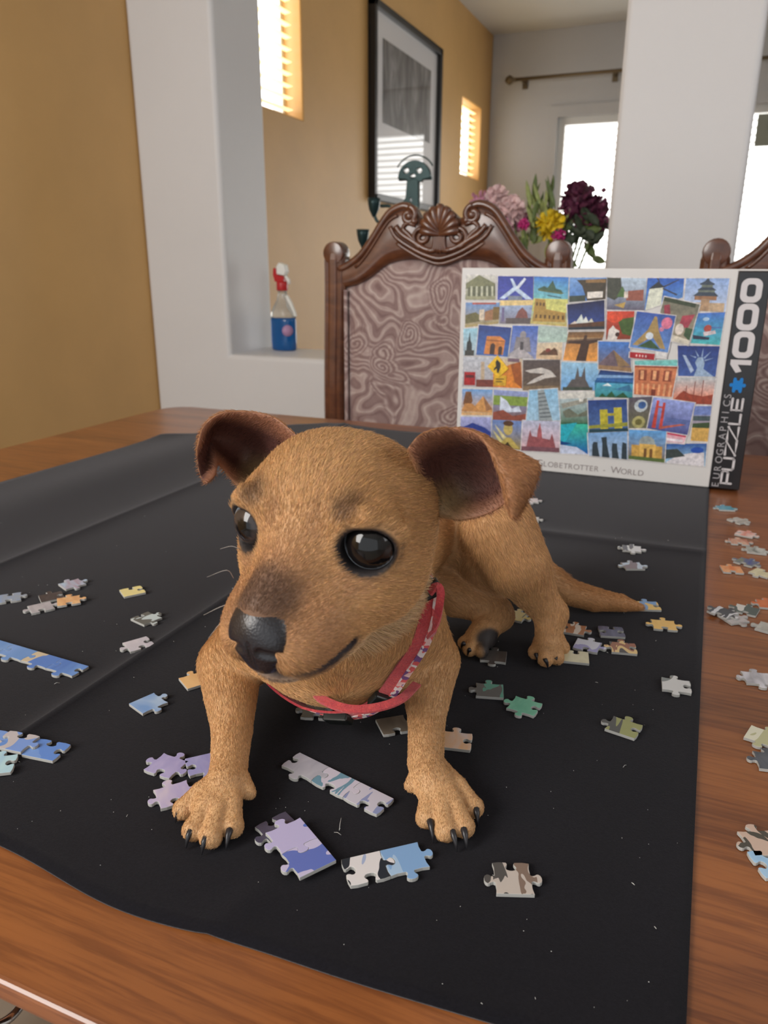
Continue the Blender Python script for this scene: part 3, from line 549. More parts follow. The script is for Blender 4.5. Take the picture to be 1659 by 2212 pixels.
# local coordinates on the black band: along = z up, reading upwards
def band(u, v): return FX(u, v)
def stroke(name, lines, w, m, y=-.0004):
    for i, ln_ in enumerate(lines): pass
    mb = MB()
    for ln_ in lines:
        P = [np.array([p[0], y, p[1]]) for p in ln_]; mb.ribbon(P, [(0, -1, 0)]*len(P), w, .0003)
        for p in P: mb.v, mb.f, mb.mi, mb.sm; mb.prism([(p[0]+w/2*math.cos(t), p[2]+w/2*math.sin(t)) for t in np.linspace(0, 2*math.pi, 11)[:-1]], y-.0003, y, axis='y')
    o = mb.build(name, m, box); return o
bx0, bx1 = KX, BW; bc = (bx0+bx1)/2+.0005
def letter(ch, z0, z1, xl, xr):
    """upright letter turned a quarter left: its foot line is at x=xr, its head at x=xl; runs from z0 to z1"""
    m_ = lambda a, b: (xr+(xl-xr)*b, z0+(z1-z0)*a)
    L_ = {'P': [[(0, 0), (0, 1), (.85, 1), (1, .85), (1, .55), (.85, .42), (0, .42)]], 'U': [[(0, 1), (0, .12), (.12, 0), (.88, 0), (1, .12), (1, 1)]],
          'Z': [[(0, 1), (1, 1), (0, 0), (1, 0)]], 'L': [[(0, 1), (0, .0), (1, 0)]], 'E': [[(1, 1), (0, 1), (0, 0), (1, 0)], [(0, .5), (.9, .5)]]}[ch]
    return [[m_(*p) for p in l] for l in L_]
zq = lambda v, u: FX(u, v)[1]
spans = [('P', 1046, 1020), ('U', 1016, 992), ('Z', 984, 956), ('Z', 952, 924), ('L', 916, 896), ('E', 886, 862)]
xl, xr = FX(1578, 1000)[0]-.0, FX(1592, 1000)[0]
xl = KX+.0125; xr = KX+.0235
for ch, v0, v1 in spans:
    stroke('printed_letter', letter(ch, FX(1590, v0)[1], FX(1600, v1)[1], xl, xr), .0027, ink_w)
# 1000
def rr_loops(z0, z1, xa, xb, r, t):
    o_ = [(p[0], p[1]) for p in rrect(xa, z0, xb, z1, r, 5)]; i_ = rrect(xa+t, z0+t, xb-t, z1-t, r*.35, 3)[::-1]; return [o_, i_]
za, zb = FX(1612, 805)[1], FX(1635, 600)[1]
zz = [FX(1612, 775)[1], FX(1620, 715)[1], FX(1628, 655)[1], FX(1636, 600)[1]]
for a_, b_ in zip(zz[:-1], zz[1:]):
    flat_shape('printed_digit', rr_loops(a_+.0005, b_-.0005, KX+.0045, KX+.0265, .008, .0065), .0002, ink_w, box, y=-.0005)
z1_ = zz[0]-.0015
flat_shape('printed_digit', [[(KX+.0045, z1_), (KX+.0265, z1_), (KX+.0265, z1_-.0055), (KX+.0125, z1_-.0055), (KX+.0175, z1_-.0130), (KX+.0115, z1_-.0150), (KX+.0045, z1_-.0055)]], .0002, ink_w, box, y=-.0005)
# blue jigsaw emblem
def knob_sq(cx, cz, s):
    P = []
    def side(a, b, out):
        a, b, out = map(np.array, (a, b, out)); d = b-a
        for t, h in ((0, 0), (.36, 0), (.30, .16), (.36, .30), (.5, .34), (.64, .30), (.70, .16), (.64, 0)): P.append(tuple(a+d*t+out*h*s))
    h = s/2
    return P, side, h
P_, side, h_ = knob_sq(0, 0, .0105)
cx_, cz_ = KX+.0155, FX(1592, 832)[1]; s_ = .0105
lp = []
for (a, b, out, kd) in (((-1, -1), (1, -1), (0, -1), 2), ((1, -1), (1, 1), (1, 0), 1), ((1, 1), (-1, 1), (0, 1), 2), ((-1, 1), (-1, -1), (-1, 0), 1)):
    a, b, out = np.array(a)*s_/2, np.array(b)*s_/2, np.array(out)*s_
    a = a*np.array([1, 1]); d = b-a
    if kd == 1: prof = ((0, 0), (.36, 0), (.28, .14), (.36, .30), (.5, .34), (.64, .30), (.72, .14), (.64, 0))
    else: prof = ((0, 0), (.02, .24), (.12, .34), (.30, .28), (.34, .12), (.40, 0), (.60, 0), (.66, .12), (.70, .28), (.88, .34), (.98, .24))
    for t, hh in prof: q = a+d*t+out*hh; lp.append((cx_+q[0], cz_+q[1]))
flat_shape('printed_emblem', [lp], .0002, ink_b, box, y=-.0005)
# EUROGRAPHICS, outlined narrow capitals
z_s, z_e = FX(1568, 1050)[1], FX(1597, 858)[1]
ch_ = 'EUROGRAPHICS'
for i, c_ in enumerate(ch_):
    flat_shape('printed_letter', None, .00015, ink_o, box, text=c_, size=.0112, y=-.0004, loc=(KX+.0105, z_s+(z_e-z_s)*(i/11)-(.0022 if c_ != 'I' else .0006)), rot=math.pi/2, bold=.0)
# GLOBETROTTER - WORLD, grey small capitals, and the faint line under it
p0, p1 = FX(1158, 1004), FX(1390, 1022); words_ = [('G', 1.25), ('LOBETROTTER', 1.0), (' - ', 1), ('W', 1.25), ('ORLD', 1.0)]
LW = {'W': 1.45, 'O': 1.2, 'G': 1.1, 'I': .5, ' ': .7, '-': .7, 'L': .85, 'E': .85, 'T': .9, 'B': .95, 'R': .98, 'D': 1.05}
tot = sum(LW[c_]*k for w, k in words_ for c_ in w); x = p0[0]
for wd, k in words_:
    for c_ in wd:
        adv = (p1[0]-p0[0])/tot*k*LW[c_]
        if c_ != ' ': flat_shape('printed_letter', None, .0001, ink_g, box, text=c_, size=.0100*k, y=-.0003, loc=(x, p0[1]-.0010), bold=-.00005)
        x += adv
mb = MB(); q0, q1 = FX(1165, 1020), FX(1495, 1040); rg = random.Random(9); x = q0[0]
while x < q1[0]:
    w_ = rg.uniform(.0006, .0016)
    if rg.random() > .15: mb.box((x, -.0003, q0[1]-.0006), (x+w_, -.0001, q0[1]+.0004+rg.uniform(0, .0006)))
    x += w_+.0006
o = mb.build('fine_print', ink_l, box); o['kind'] = 'stuff'
# ------------------------------------------------------------------ carved dining chairs behind the table
cw = NT('dark_carved_wood'); n1 = cw.noise(cw.coord(scale=(2, 2, 9)), 5, 5, .6, .8); n2 = cw.noise(cw.coord(), 60, 3)
cw.set(Base_Color=cw.mix(.4, cw.ramp(n1, [(.3, (.050, .016, .009)), (.55, (.115, .038, .017)), (.75, (.21, .078, .03))]), cw.ramp(n2, [(.3, (.06, .02, .012)), (.7, (.17, .062, .026))])), Roughness=.30, Coat_Weight=.5, Coat_Roughness=.15)
# paisley damask: curls grown from warped cell centres
pf_ = NT('paisley_fabric'); v = pf_.coord()
wn_ = pf_.new('ShaderNodeTexNoise', i_Scale=9.0, i_Detail=2.0); pf_.link(v, wn_.inputs['Vector'])
wv_ = pf_.new('ShaderNodeVectorMath', operation='SCALE'); 
sb = pf_.new('ShaderNodeVectorMath', operation='SUBTRACT'); pf_.link(wn_.outputs['Color'], sb.inputs[0]); sb.inputs[1].default_value = (.5, .5, .5)
pf_.link(sb.outputs[0], wv_.inputs[0]); wv_.inputs['Scale'].default_value = .10
ad = pf_.new('ShaderNodeVectorMath', operation='ADD'); pf_.link(v, ad.inputs[0]); pf_.link(wv_.outputs[0], ad.inputs[1])
vo = pf_.new('ShaderNodeTexVoronoi', i_Scale=13.0, i_Randomness=.9); pf_.link(ad.outputs[0], vo.inputs['Vector'])
df = pf_.new('ShaderNodeVectorMath', operation='SUBTRACT'); pf_.link(ad.outputs[0], df.inputs[0]); pf_.link(vo.outputs['Position'], df.inputs[1])
sx_ = pf_.new('ShaderNodeSeparateXYZ'); pf_.link(df.outputs[0], sx_.inputs[0])
an = pf_.math('ARCTAN2', sx_.outputs['Z'], sx_.outputs['X'])
ph = pf_.math('ADD', pf_.math('MULTIPLY', vo.outputs['Distance'], 58.0), pf_.math('MULTIPLY', an, 1.0))
s1 = pf_.math('SINE', ph)
big = pf_.noise(ad.outputs[0], 7.0, 1, .4, .4); flow_ = pf_.math('SINE', pf_.math('MULTIPLY', big, 120.0)); hatch = pf_.math('SINE', pf_.math('MULTIPLY', big, 420.0))
msk = pf_.new('ShaderNodeMapRange', interpolation_type='SMOOTHSTEP'); pf_.link(vo.outputs['Distance'], msk.inputs[0]); msk.inputs[1].default_value = .34; msk.inputs[2].default_value = .50; 
inn_ = pf_.math('MULTIPLY', s1, pf_.math('SUBTRACT', 1.0, msk.outputs[0])); out_ = pf_.math('MULTIPLY', flow_, msk.outputs[0])
fine = pf_.noise(v, 700, 3); blob = pf_.noise(v, 60, 2)
t_ = pf_.math('ADD', pf_.math('MULTIPLY', pf_.math('ADD', inn_, out_), .62), pf_.math('MULTIPLY', hatch, .22)); t_ = pf_.math('ADD', t_, pf_.math('MULTIPLY', fine, .5)); t_ = pf_.math('ADD', t_, pf_.math('MULTIPLY', blob, .9)); t_ = pf_.math('SUBTRACT', t_, .45)
fac = pf_.math('ADD', pf_.math('MULTIPLY', t_, .32), .38)
pf_.set(Base_Color=pf_.ramp(fac, [(.12, (.17, .095, .092)), (.42, (.27, .18, .17)), (.62, (.40, .30, .28)), (.85, (.56, .47, .43))]), Roughness=.7, Sheen_Weight=.3)
pf_.bump(fac, .35, .002)
CHY = 1.42; CX = -.477
def CH(u, v): p = on_y(u, v, CHY); return (p[0]-CX, p[2])
def carve(mb, pts, r, y0=0.0, n=8):
    mb.tube([(p[0], y0, p[1]) for p in pts], r, n)
def spiral(c, r0, r1, a0, turns, n=28, sgn=1):
    return [(c[0]+(r0+(r1-r0)*t)*math.cos(a0+sgn*turns*2*math.pi*t), c[1]+(r0+(r1-r0)*t)*math.sin(a0+sgn*turns*2*math.pi*t)) for t in np.linspace(0, 1, n)]
def make_chair(name, label):
    ch = empty(name, (CX, CHY, 0)); tag(ch, label, 'chair', 'carved dining chairs behind the table')
    # half profile of the crest measured on the left side, then mirrored
    up = [CH(*p) for p in ((752, 577), (775, 566), (800, 545), (822, 515), (845, 478), (862, 455), (880, 444), (896, 441), (910, 447), (918, 460), (924, 470), (934, 474), (948, 462), (960, 452), (972, 449))]
    lo = [CH(*p) for p in ((752, 622), (790, 614), (822, 596), (850, 574), (876, 564), (905, 560), (930, 563), (950, 572), (972, 574))]
    mir = lambda P: [(-x, z) for x, z in P[::-1]]
    sh = (CH(972, 449)[0]); up = [(x-sh, z) for x, z in up]; lo = [(x-sh, z) for x, z in lo]
    def dense(P, k=5): return [tuple(cr(P, t)) for t in np.linspace(0, 1, k*(len(P)-1)+1)]
    U, Lw = dense(up+mir(up)[1:]), dense(lo+mir(lo)[1:])
    us, ls = np.array(U), np.array(Lw); n = len(U); ls = np.array([[np.interp(i/(n-1), np.linspace(0, 1, len(ls)), ls[:, k]) for k in (0, 1)] for i in range(n)])
    # crest rail as a quad strip with real thickness
    mb = MB(); V = []; 
    for i in range(n):
        for f_, yy in ((0, -.012), (.25, -.0165), (.75, -.0165), (1, -.012), (1, .016), (0, .016)):
            p = us[i]*(1-f_)+ls[i]*f_; V.append((p[0], yy, p[1]))
    Fs = []
    for i in range(n-1):
        for k in range(6): Fs.append((i*6+k, i*6+(k+1) % 6, (i+1)*6+(k+1) % 6, (i+1)*6+k))
    Fs += [tuple(range(5, -1, -1)), tuple((n-1)*6+k for k in range(6))]
    mb.add(V, Fs, 0, True)
    mb.build('crest_rail', cw.m, ch)
    hs = len(up)
    # raised beads along the top edge, ending in scrolls
    for s in (-1, 1):
        mb = MB(); top = [(x*(-s) if s > 0 else x, z) for x, z in dense(up[:9], 4)]
        carve(mb, [(x, z-.004) for x, z in top], .0075, -.014); carve(mb, [(x, z-.018) for x, z in top[6:-8]], .0035, -.0165, 6)
        sc = top[-1]; c = (sc[0]-(-s)*.0 , sc[1]-.020)
        carve(mb, spiral((c[0]+s*.006, c[1]+.004), .016, .004, math.pi/2, 1.1, 24, s), .0060, -.017)
        mb.sphere((c[0]+s*.004, -.018, c[1]+.003), (.009, .007, .009), 14, 8)
        mb.build('edge_scroll', cw.m, ch)
    # shell: a fan of ribs opening upwards and a smaller one below
    base = (0, CH(972, 510)[1]); tz = CH(972, 444)[1]; bz = CH(972, 552)[1]
    for k in range(9):
        a = math.radians(90+(k-4)*19.5); R0 = (tz-base[1])*(1.0-.035*abs(k-4)); L_ = [(base[0]+.009*(k-4)/4*1.2, base[1])]+[(base[0]+R0*t*math.cos(a)*(1.0)+.008*(k-4)/4, base[1]+R0*t*math.sin(a)*1.0) for t in (.35, .7, 1.0)]
        mb = MB(); mb.tube([(cr(L_, t)[0], -.017-.006*math.sin(math.pi*min(1, t*1.0))*.9, cr(L_, t)[1]) for t in np.linspace(0, 1, 10)], list(np.linspace(.0028, .0088, 9))+[.0070], 8)
        mb.build('shell_rib', cw.m, ch)
    for k in range(6):
        q = (k-2.5)/2.5; L_ = [(q*.010, base[1]+.006), (q*.009, base[1]-.012), (q*.013, base[1]-.026), (q*.024, bz+.006+.006*abs(q))]
        mb = MB(); mb.tube([(cr(L_, t)[0], -.019, cr(L_, t)[1]) for t in np.linspace(0, 1, 10)], list(np.linspace(.0035, .0042, 9))+[.0015], 7)
        mb.build('shell_rib', cw.m, ch)
    for s in (-1, 1):
        mb = MB(); c = (s*.034, CH(972, 512)[1])
        carve(mb, spiral(c, .019, .004, -math.pi/2, 1.5, 34, s), .0045, -.018)
        L_ = [(s*.012, bz+.008), (s*.030, bz+.012), (s*.055, bz+.026), (s*.075, CH(972, 505)[1]), (s*.087, CH(972, 488)[1])]
        carve(mb, [cr(L_, t) for t in np.linspace(0, 1, 18)], .0058, -.017)
        L_ = [(s*.050, CH(972, 520)[1]), (s*.062, CH(972, 505)[1]), (s*.072, CH(972, 494)[1]), (s*.064, CH(972, 482)[1]), (s*.047, CH(972, 486)[1])]
        carve(mb, [cr(L_, t) for t in np.linspace(0, 1, 18)], .0045, -.0175)
        mb.sphere((s*.050, -.018, CH(972, 478)[1]), (.008, .006, .007), 12, 8)
        mb.build('carved_scroll', cw.m, ch)
    mb = MB(); L_ = [(x, z+.001) for x, z in ((-.098, CH(972, 490)[1]), (-.084, CH(972, 515)[1]), (-.050, CH(972, 540)[1]), (-.025, CH(972, 553)[1]), (0, CH(972, 560)[1]), (.025, CH(972, 553)[1]), (.050, CH(972, 540)[1]), (.084, CH(972, 515)[1]), (.098, CH(972, 490)[1]))]
    carve(mb, [cr(L_, t) for t in np.linspace(0, 1, 40)], .0045, -.017); carve(mb, [(p[0], p[1]-.009) for p in [cr(L_, t) for t in np.linspace(.12, .88, 36)]], .0035, -.0155); mb.build('carved_band', cw.m, ch)
    # posts, leaning a little outwards at the top, with rounded heads and fluting
    for s in (-1, 1):
        pt = [(s*.2165, TZ+.284), (s*.2175, TZ+.20), (s*.223, TZ-.04), (s*.218, TZ-.28), (s*.212, 0)]
        P = [cr(pt, t) for t in np.linspace(0, 1, 24)]; mb = MB()
        V = []; prof = [(-.0225, .014), (-.0225, -.012), (-.016, -.020), (-.010, -.018), (-.007, -.0225), (.007, -.0225), (.010, -.018), (.016, -.020), (.0225, -.012), (.0225, .014)]
        m_ = len(prof); yb = lambda z: .10*S(np.array(max(0, .45-z)), 0, .45)
        for i, p in enumerate(P):
            k = 1.0 if i else .82
            for a, b in prof: V.append((p[0]+a*k, b*k+float(yb(p[1])), p[1]+(.006 if i == 0 and abs(a) < .012 else 0)))
        Fs = [tuple(range(m_-1, -1, -1)), tuple((len(P)-1)*m_+k for k in range(m_))]
        for i in range(len(P)-1):
            for k in range(m_): Fs.append((i*m_+k, i*m_+(k+1) % m_, (i+1)*m_+(k+1) % m_, (i+1)*m_+k))
        mb.add(V, Fs, 0, False)
        mb.tube([(s*.2165, -.02, TZ+.283), (s*.2165, .014, TZ+.283)], .0215, 20)
        mb.build('back_post', cw.m, ch, bevel=.002)
    # upholstered back
    zb = .52; mb = MB(); V = []; cols = 41
    for i in range(cols):
        x = -.196+.392*i/(cols-1); zt = float(np.interp(x, [p[0] for p in Lw], [p[1] for p in Lw]))+.004
        for j in range(17):
            f_ = j/16; z = zb+(zt-zb)*f_; e_ = min(1, min(i, cols-1-i)/5, min(j, 16-j)/2.5); V.append((x, -.006-.016*math.sin(math.pi/2*e_), z))
    nb = len(V); V += [(x, .014, z) for x, y, z in V]
    ii = lambda i, j: i*17+j; Fs = []
    for i in range(cols-1):
        for j in range(16): Fs.append((ii(i, j), ii(i+1, j), ii(i+1, j+1), ii(i, j+1))); Fs.append((nb+ii(i, j+1), nb+ii(i+1, j+1), nb+ii(i+1, j), nb+ii(i, j)))
    rm_ = [ii(i, 0) for i in range(cols)]+[ii(cols-1, j) for j in range(1, 17)]+[ii(i, 16) for i in range(cols-2, -1, -1)]+[ii(0, j) for j in range(15, 0, -1)]
    for a, b in zip(rm_, rm_[1:]+rm_[:1]): Fs.append((b, a, nb+a, nb+b))
    mb.add(V, Fs, 0, True); mb.build('upholstered_back', pf_.m, ch)
    mb = MB(); 
    for s in (-1, 1): mb.tube([(s*.192, -.014, zb), (s*.192, -.014, TZ+.22)], .0042, 8)
    for s in (-1, 1):
        m2 = MB(); m2.tube([(s*.192, -.016, zb), (s*.1915, -.016, TZ+.215)], .0042, 8); m2.build('welt', pf_.m, ch)
    # seat and front legs (they run in under the table)
    mb = MB(); mb.prism(rrect(-.235, -.43, .235, .0-.03, .05), .455, .525); mb.build('seat', pf_.m, ch, bevel=.018, seg=4)
    mb = MB(); mb.prism(rrect(-.235, -.43, .235, -.03, .05), .395, .4545); mb.build('seat_rail', cw.m, ch, bevel=.006)
    mb = MB(); mb.box((-.20, -.012, .44), (.20, .016, .50)); mb.build('lower_back_rail', cw.m, ch)
    for s in (-1, 1):
        mb = MB(); P = [(s*.195, -.385, .40), (s*.21, -.40, .30), (s*.20, -.39, .14), (s*.195, -.385, .05), (s*.205, -.40, .0)]
        mb.tube([cr(P, t) for t in np.linspace(0, 1, 14)], [.030, .034, .034, .031, .028, .025, .022, .020, .018, .017, .016, .017, .022, .024], 12); mb.build('front_leg', cw.m, ch)
    return ch
chair1 = make_chair('dining_chair', 'carved wooden dining chair with paisley back and shell crest, behind the puppy')
def copy_tree(o, parent=None):
    c = o.copy(); COL.objects.link(c)
    if parent is not None: c.parent = parent
    for k in list(o.children): copy_tree(k, c)
    return c
chair2 = copy_tree(chair1); chair2.location = (CX+.687, CHY, 0)
chair2['label'] = 'carved paisley-backed dining chair cut by the right photo edge, behind the jigsaw box'

# ------------------------------------------------------------------ things on the white sill
SILL = TZ+.008
# spray bottle
def BO(u, v): p = on_y(u, v, 2.13); return p
b0 = BO(614, 745); sp = empty('spray_bottle', (b0[0], 2.13, SILL+.0005)); tag(sp, 'spray bottle of blue cleaner with red and white trigger standing on the white sill', 'bottle')
k_ = (BO(614, 575)[2]-SILL)/.262
liq = NT('blue_liquid'); liq.set(Base_Color=(.010, .13, .42), Roughness=.08, Transmission_Weight=.35, IOR=1.33, Coat_Weight=.5)
clr = NT('clear_plastic'); clr.set(Base_Color=(.80, .80, .76), Roughness=.12, Transmission_Weight=.75, IOR=1.3)
red = simple('red_plastic', (.50, .015, .018), .35); wht = simple('white_plastic', (.85, .85, .80), .35)
mb = MB(); mb.lathe([(.036, 0), (.042, .004), (.043, .03), (.043, .09), (.0425, .100)], n=32, sy=.6); mb.build('blue_liquid', liq.m, sp)
mb = MB(); mb.lathe([(.0425, .1003), (.040, .115), (.030, .135), (.020, .152), (.0155, .168), (.0145, .180)], n=32, sy=.68); mb.build('bottle_neck', clr.m, sp)
mb = MB(); mb.lathe([(.0165, .180), (.0175, .184), (.0175, .204), (.014, .207)], n=24); mb.prism([(-.020, .206), (-.013, .206), (.010, .206), (.012, .222), (-.010, .226), (-.016, .246), (-.024, .246), (-.026, .226)], -.011, .011, axis='y'); mb.build('trigger_head', red, sp, bevel=.002)
mb = MB(); mb.prism([(-.012, .228), (.014, .224), (.019, .236), (.015, .256), (-.004, .262), (-.013, .250)], -.012, .012, axis='y'); mb.build('nozzle_cap', wht, sp, bevel=.003)
mb = MB(); mb.tube([(.012, 0, .222), (.022, 0, .212), (.024, 0, .200)], [.006, .0055, .005], 10); mb.build('trigger', wht, sp)
mb = MB(); mb.prism([(.0, .170), (.019, .166), (.030, .148), (.043, .118), (.046, .104), (.034, .104), (.016, .130), (.012, .150)], -.006, .006, axis='y'); mb.build('white_handle_panel', wht, sp, bevel=.003)
mb = MB(); mb.lathe([(.0, 0), (.017, .0003), (.017, .002), (0, .0025)], n=20); o = mb.build('round_label', simple('pink_violet_label', (.45, .25, .42), .4), sp, loc=(.026, -.022, .062), rot=(math.pi/2, 0, math.radians(40)))

# dark green iron candelabra
iron = simple('dark_green_iron', (.018, .045, .048), .35, .5, bump=(90, .3, .001))
ca0 = on_y(890, 560, 2.09); cb = empty('candelabra', (ca0[0], 2.09, SILL)); tag(cb, 'dark green iron candelabra with pierced domed top standing on the sill behind the chair', 'candelabra')
def CA(u, v): p = on_y(u, v, 2.09); return (p[0]-ca0[0], p[2]-SILL)
def flat2(name, loops, ext, m, parent, y=0):
    cu = bpy.data.curves.new(name, 'CURVE'); cu.dimensions = '2D'; cu.fill_mode = 'BOTH'
    for lp in loops:
        s_ = cu.splines.new('POLY'); s_.points.add(len(lp)-1); s_.use_cyclic_u = True
        for q, p in zip(s_.points, lp): q.co = (p[0], p[1], 0, 1)
    cu.extrude = ext; cu.bevel_depth = .0015
    tmp = bpy.data.objects.new('tmp', cu); COL.objects.link(tmp); bpy.context.view_layer.update()
    me = bpy.data.meshes.new_from_object(tmp.evaluated_get(bpy.context.evaluated_depsgraph_get())); bpy.data.objects.remove(tmp); bpy.data.curves.remove(cu)
    me.name = name; me.materials.clear(); me.transform(Matrix.Translation((0, y, 0)) @ Matrix.Rotation(math.pi/2, 4, 'X')); return mesh_obj(name, me, m, parent)
c0 = CA(896, 386); r_ = CA(930, 386)[0]-c0[0]
dome = [(c0[0]+r_*math.cos(t), c0[1]+.002+r_*.92*math.sin(t)) for t in np.linspace(0, math.pi, 22)]+[CA(880, 387), CA(882, 392), CA(911, 392), CA(914, 387)]
ov = lambda u, v, a, b: [(CA(u, v)[0]+a*math.cos(t), CA(u, v)[1]+b*math.sin(t)) for t in np.linspace(0, 2*math.pi, 15)[:-1][::-1]]
flat2('pierced_dome', [dome, ov(879, 369, .010, .0085), ov(907, 369, .010, .0085), ov(893, 381, .0095, .007)], .006, iron, cb)
mb = MB(); mb.tube([(CA(862, 386)[0], 0, c0[1]), (CA(933, 386)[0], 0, c0[1])], .0045, 10); mb.tube([(c0[0]+r_*1.28*math.cos(t), 0, c0[1]+.004+r_*1.2*math.sin(t)) for t in np.linspace(.5, math.pi-.5, 14)], .002, 8); mb.build('rim', iron, cb)
flat2('stem', [[CA(882, 390), CA(904, 390), CA(904, 560), CA(830, 560), CA(850, 470), CA(879, 428)], ov(889, 433, .0045, .008)], .007, iron, cb)
for cup, arm in (((808, 448), ((808, 462), (815, 478), (832, 484), (850, 492), (868, 520))), ((784, 515), ((786, 530), (800, 534), (822, 524), (850, 540), (872, 556))), ((840, 470), ((822, 445), (842, 446), (846, 462), (838, 474), (826, 470)))):
    m_ = CA(*cup); mb = MB()
    P = [CA(*p) for p in arm]; mb.tube([(cr(P, t)[0], 0, cr(P, t)[1]) for t in np.linspace(0, 1, 16)], .0045, 8); mb.build('scroll_arm', iron, cb)
    if cup != (840, 470): mb = MB(); mb.lathe([(.004, -.026), (.008, -.018), (.014, -.006), (.017, .010), (.018, .024), (.015, .024), (.012, .0)], (m_[0], 0, m_[1]), 18); mb.build('candle_cup', iron, cb)
mb = MB(); P = [CA(812, 500), CA(815, 530), CA(830, 560)]; mb.tube([(p[0], 0, p[1]) for p in P], .003, 8); mb.tube([(CA(846, 500)[0]+.02*math.cos(t), 0, CA(846, 500)[1]+.02*math.sin(t)) for t in np.linspace(0, 5, 18)], .0035, 8); mb.build('scroll_arm', iron, cb)
mb = MB(); mb.lathe([(.07, 0), (.068, .008), (.02, .016), (.012, .05), (.012, .21)], (CA(868, 560)[0], 0, 0), 24); mb.build('base', iron, cb)

# vase of flowers
fl0 = on_y(1185, 560, 2.08); FLY = 2.08
va = empty('vase', (fl0[0], FLY, SILL)); tag(va, 'glass vase of flowers on the sill hidden behind the chair crest', 'vase')
mb = MB(); mb.lathe([(.040, 0), (.045, .01), (.038, .08), (.050, .15), (.055, .19), (.050, .19), (.034, .08), (.036, .015), (0, .012)], n=28); mb.build('glass_body', clr.m, va)
va['label'] = 'clear glass vase holding the bouquet, standing on the white sill'
bq = empty('flower_bouquet', (fl0[0], FLY, SILL)); tag(bq, 'mixed bouquet of pink, yellow and dark purple blossoms behind the chair crest', 'flowers')
def FL(u, v, dy=0): p = on_y(u, v, FLY+dy); return np.array([p[0]-fl0[0], dy, p[2]-SILL])
rg = random.Random(11)
def petalled(name, c, r, m, n=40, pl=.45, lab=None, sq=1.0):
    """a blossom head: many small cupped petals around a centre"""
    mb = MB()
    for k in range(n):
        z = 1-2*(k+.5)/n; a = k*2.39996; d = np.array([math.sqrt(1-z*z)*math.cos(a), math.sqrt(1-z*z)*math.sin(a), z*sq])
        d = d/np.linalg.norm(d); t = np.cross(d, [rg.uniform(-1, 1), rg.uniform(-1, 1), rg.uniform(-1, 1)]); t /= np.linalg.norm(t); b = np.cross(d, t)
        w = r*pl*rg.uniform(.8, 1.2); p = np.array(c)+d*r*.55*rg.uniform(.85, 1.1); q = np.array(c)+d*r*rg.uniform(.9, 1.15)
        mb.add([p-t*w*.3, p+t*w*.3, q+t*w*.6+b*w*.2, q+d*w*.3, q-t*w*.6-b*w*.2, (p+q)/2+b*w*.3], [(0, 1, 5), (1, 2, 5), (2, 3, 5), (3, 4, 5), (4, 0, 5)], 0, False)
    mb.sphere(c, r*.6, 10, 7); o = mb.build(name, m, bq, recalc=False)
    if lab: o['label'] = lab
    return o
def stem(c, m): mb = MB(); P = [np.array(c), np.array([c[0]*.6, c[1]*.5, c[2]*.6]), np.array([c[0]*.12, 0, .05])]; mb.tube([cr(P, t) for t in np.linspace(0, 1, 8)], .0028, 6); mb.build('stem', m, bq)
fm_ = lambda n, c: simple(n, c, .6, var=.25, vscale=60)
pk, ppk, mg, yl, pu, dk, gr, lg, dg = fm_('pink_petals', (.62, .30, .42)), fm_('pale_pink_petals', (.72, .52, .52)), fm_('magenta_petals', (.55, .03, .22)), fm_('yellow_petals', (.75, .55, .02)), fm_('dark_purple_petals', (.10, .018, .05)), fm_('plum_petals', (.16, .03, .08)), fm_('green_leaf', (.11, .16, .05)), fm_('light_green_leaf', (.30, .36, .12)), fm_('dark_leaf', (.04, .06, .035))
for (u, v, r, m, lab, dy) in ((1040, 440, .030, pk, 'pink blossom', .0), (1072, 430, .032, ppk, None, .01), (1105, 455, .034, ppk, None, -.01), (1062, 468, .030, ppk, None, -.01), (1092, 492, .032, pk, None, 0), (1125, 478, .026, pk, None, .02),
                          (1018, 455, .016, mg, 'magenta blossom', 0), (1131, 485, .014, mg, None, -.03), (1188, 487, .034, yl, 'yellow blossom', -.02), (1207, 508, .016, mg, None, -.04),
                          (1248, 432, .040, pu, 'dark purple blossom', 0), (1278, 455, .036, pu, None, .01), (1232, 455, .028, dk, None, -.01), (1290, 478, .026, dk, None, 0), (1262, 470, .03, dk, None, 0)):
    c = FL(u, v, dy); petalled('blossom', c, r, m, 46 if r > .03 else 30, lab=lab)
    if v > 400: stem(c, gr)
# leaves and sprays
def leaf(p, d, L_, w, m, nm='leaf'):
    d = np.array(d, float); d /= np.linalg.norm(d); n_ = np.cross(d, [rg.uniform(-.4, .4), 1, rg.uniform(-.3, .3)]); n_ /= np.linalg.norm(n_); u_ = np.cross(n_, d)
    V = []; 
    for t, k in ((0, .1), (.25, .8), (.5, 1), (.75, .7), (1, .03)):
        c = np.array(p)+d*L_*t+u_*L_*.12*math.sin(t*2.5); V += [c-n_*w*k/2, c+u_*w*.12*k, c+n_*w*k/2]
    F_ = []
    for i in range(4):
        for j in (0, 1): F_.append((i*3+j, i*3+j+1, (i+1)*3+j+1, (i+1)*3+j))
    mb = MB(); mb.add(V, F_, 0, True); o = mb.build(nm, m, bq, recalc=False); so = o.modifiers.new('thickness', 'SOLIDIFY'); so.thickness = .0008; return o
for k in range(26):
    u, v = rg.uniform(1145, 1200), rg.uniform(420, 520); p = FL(u, v, rg.uniform(-.03, .03)); leaf(p, (rg.uniform(-.5, .5), rg.uniform(-.3, .3), 1), rg.uniform(.05, .085), rg.uniform(.008, .014), rg.choice([gr, lg, gr]))
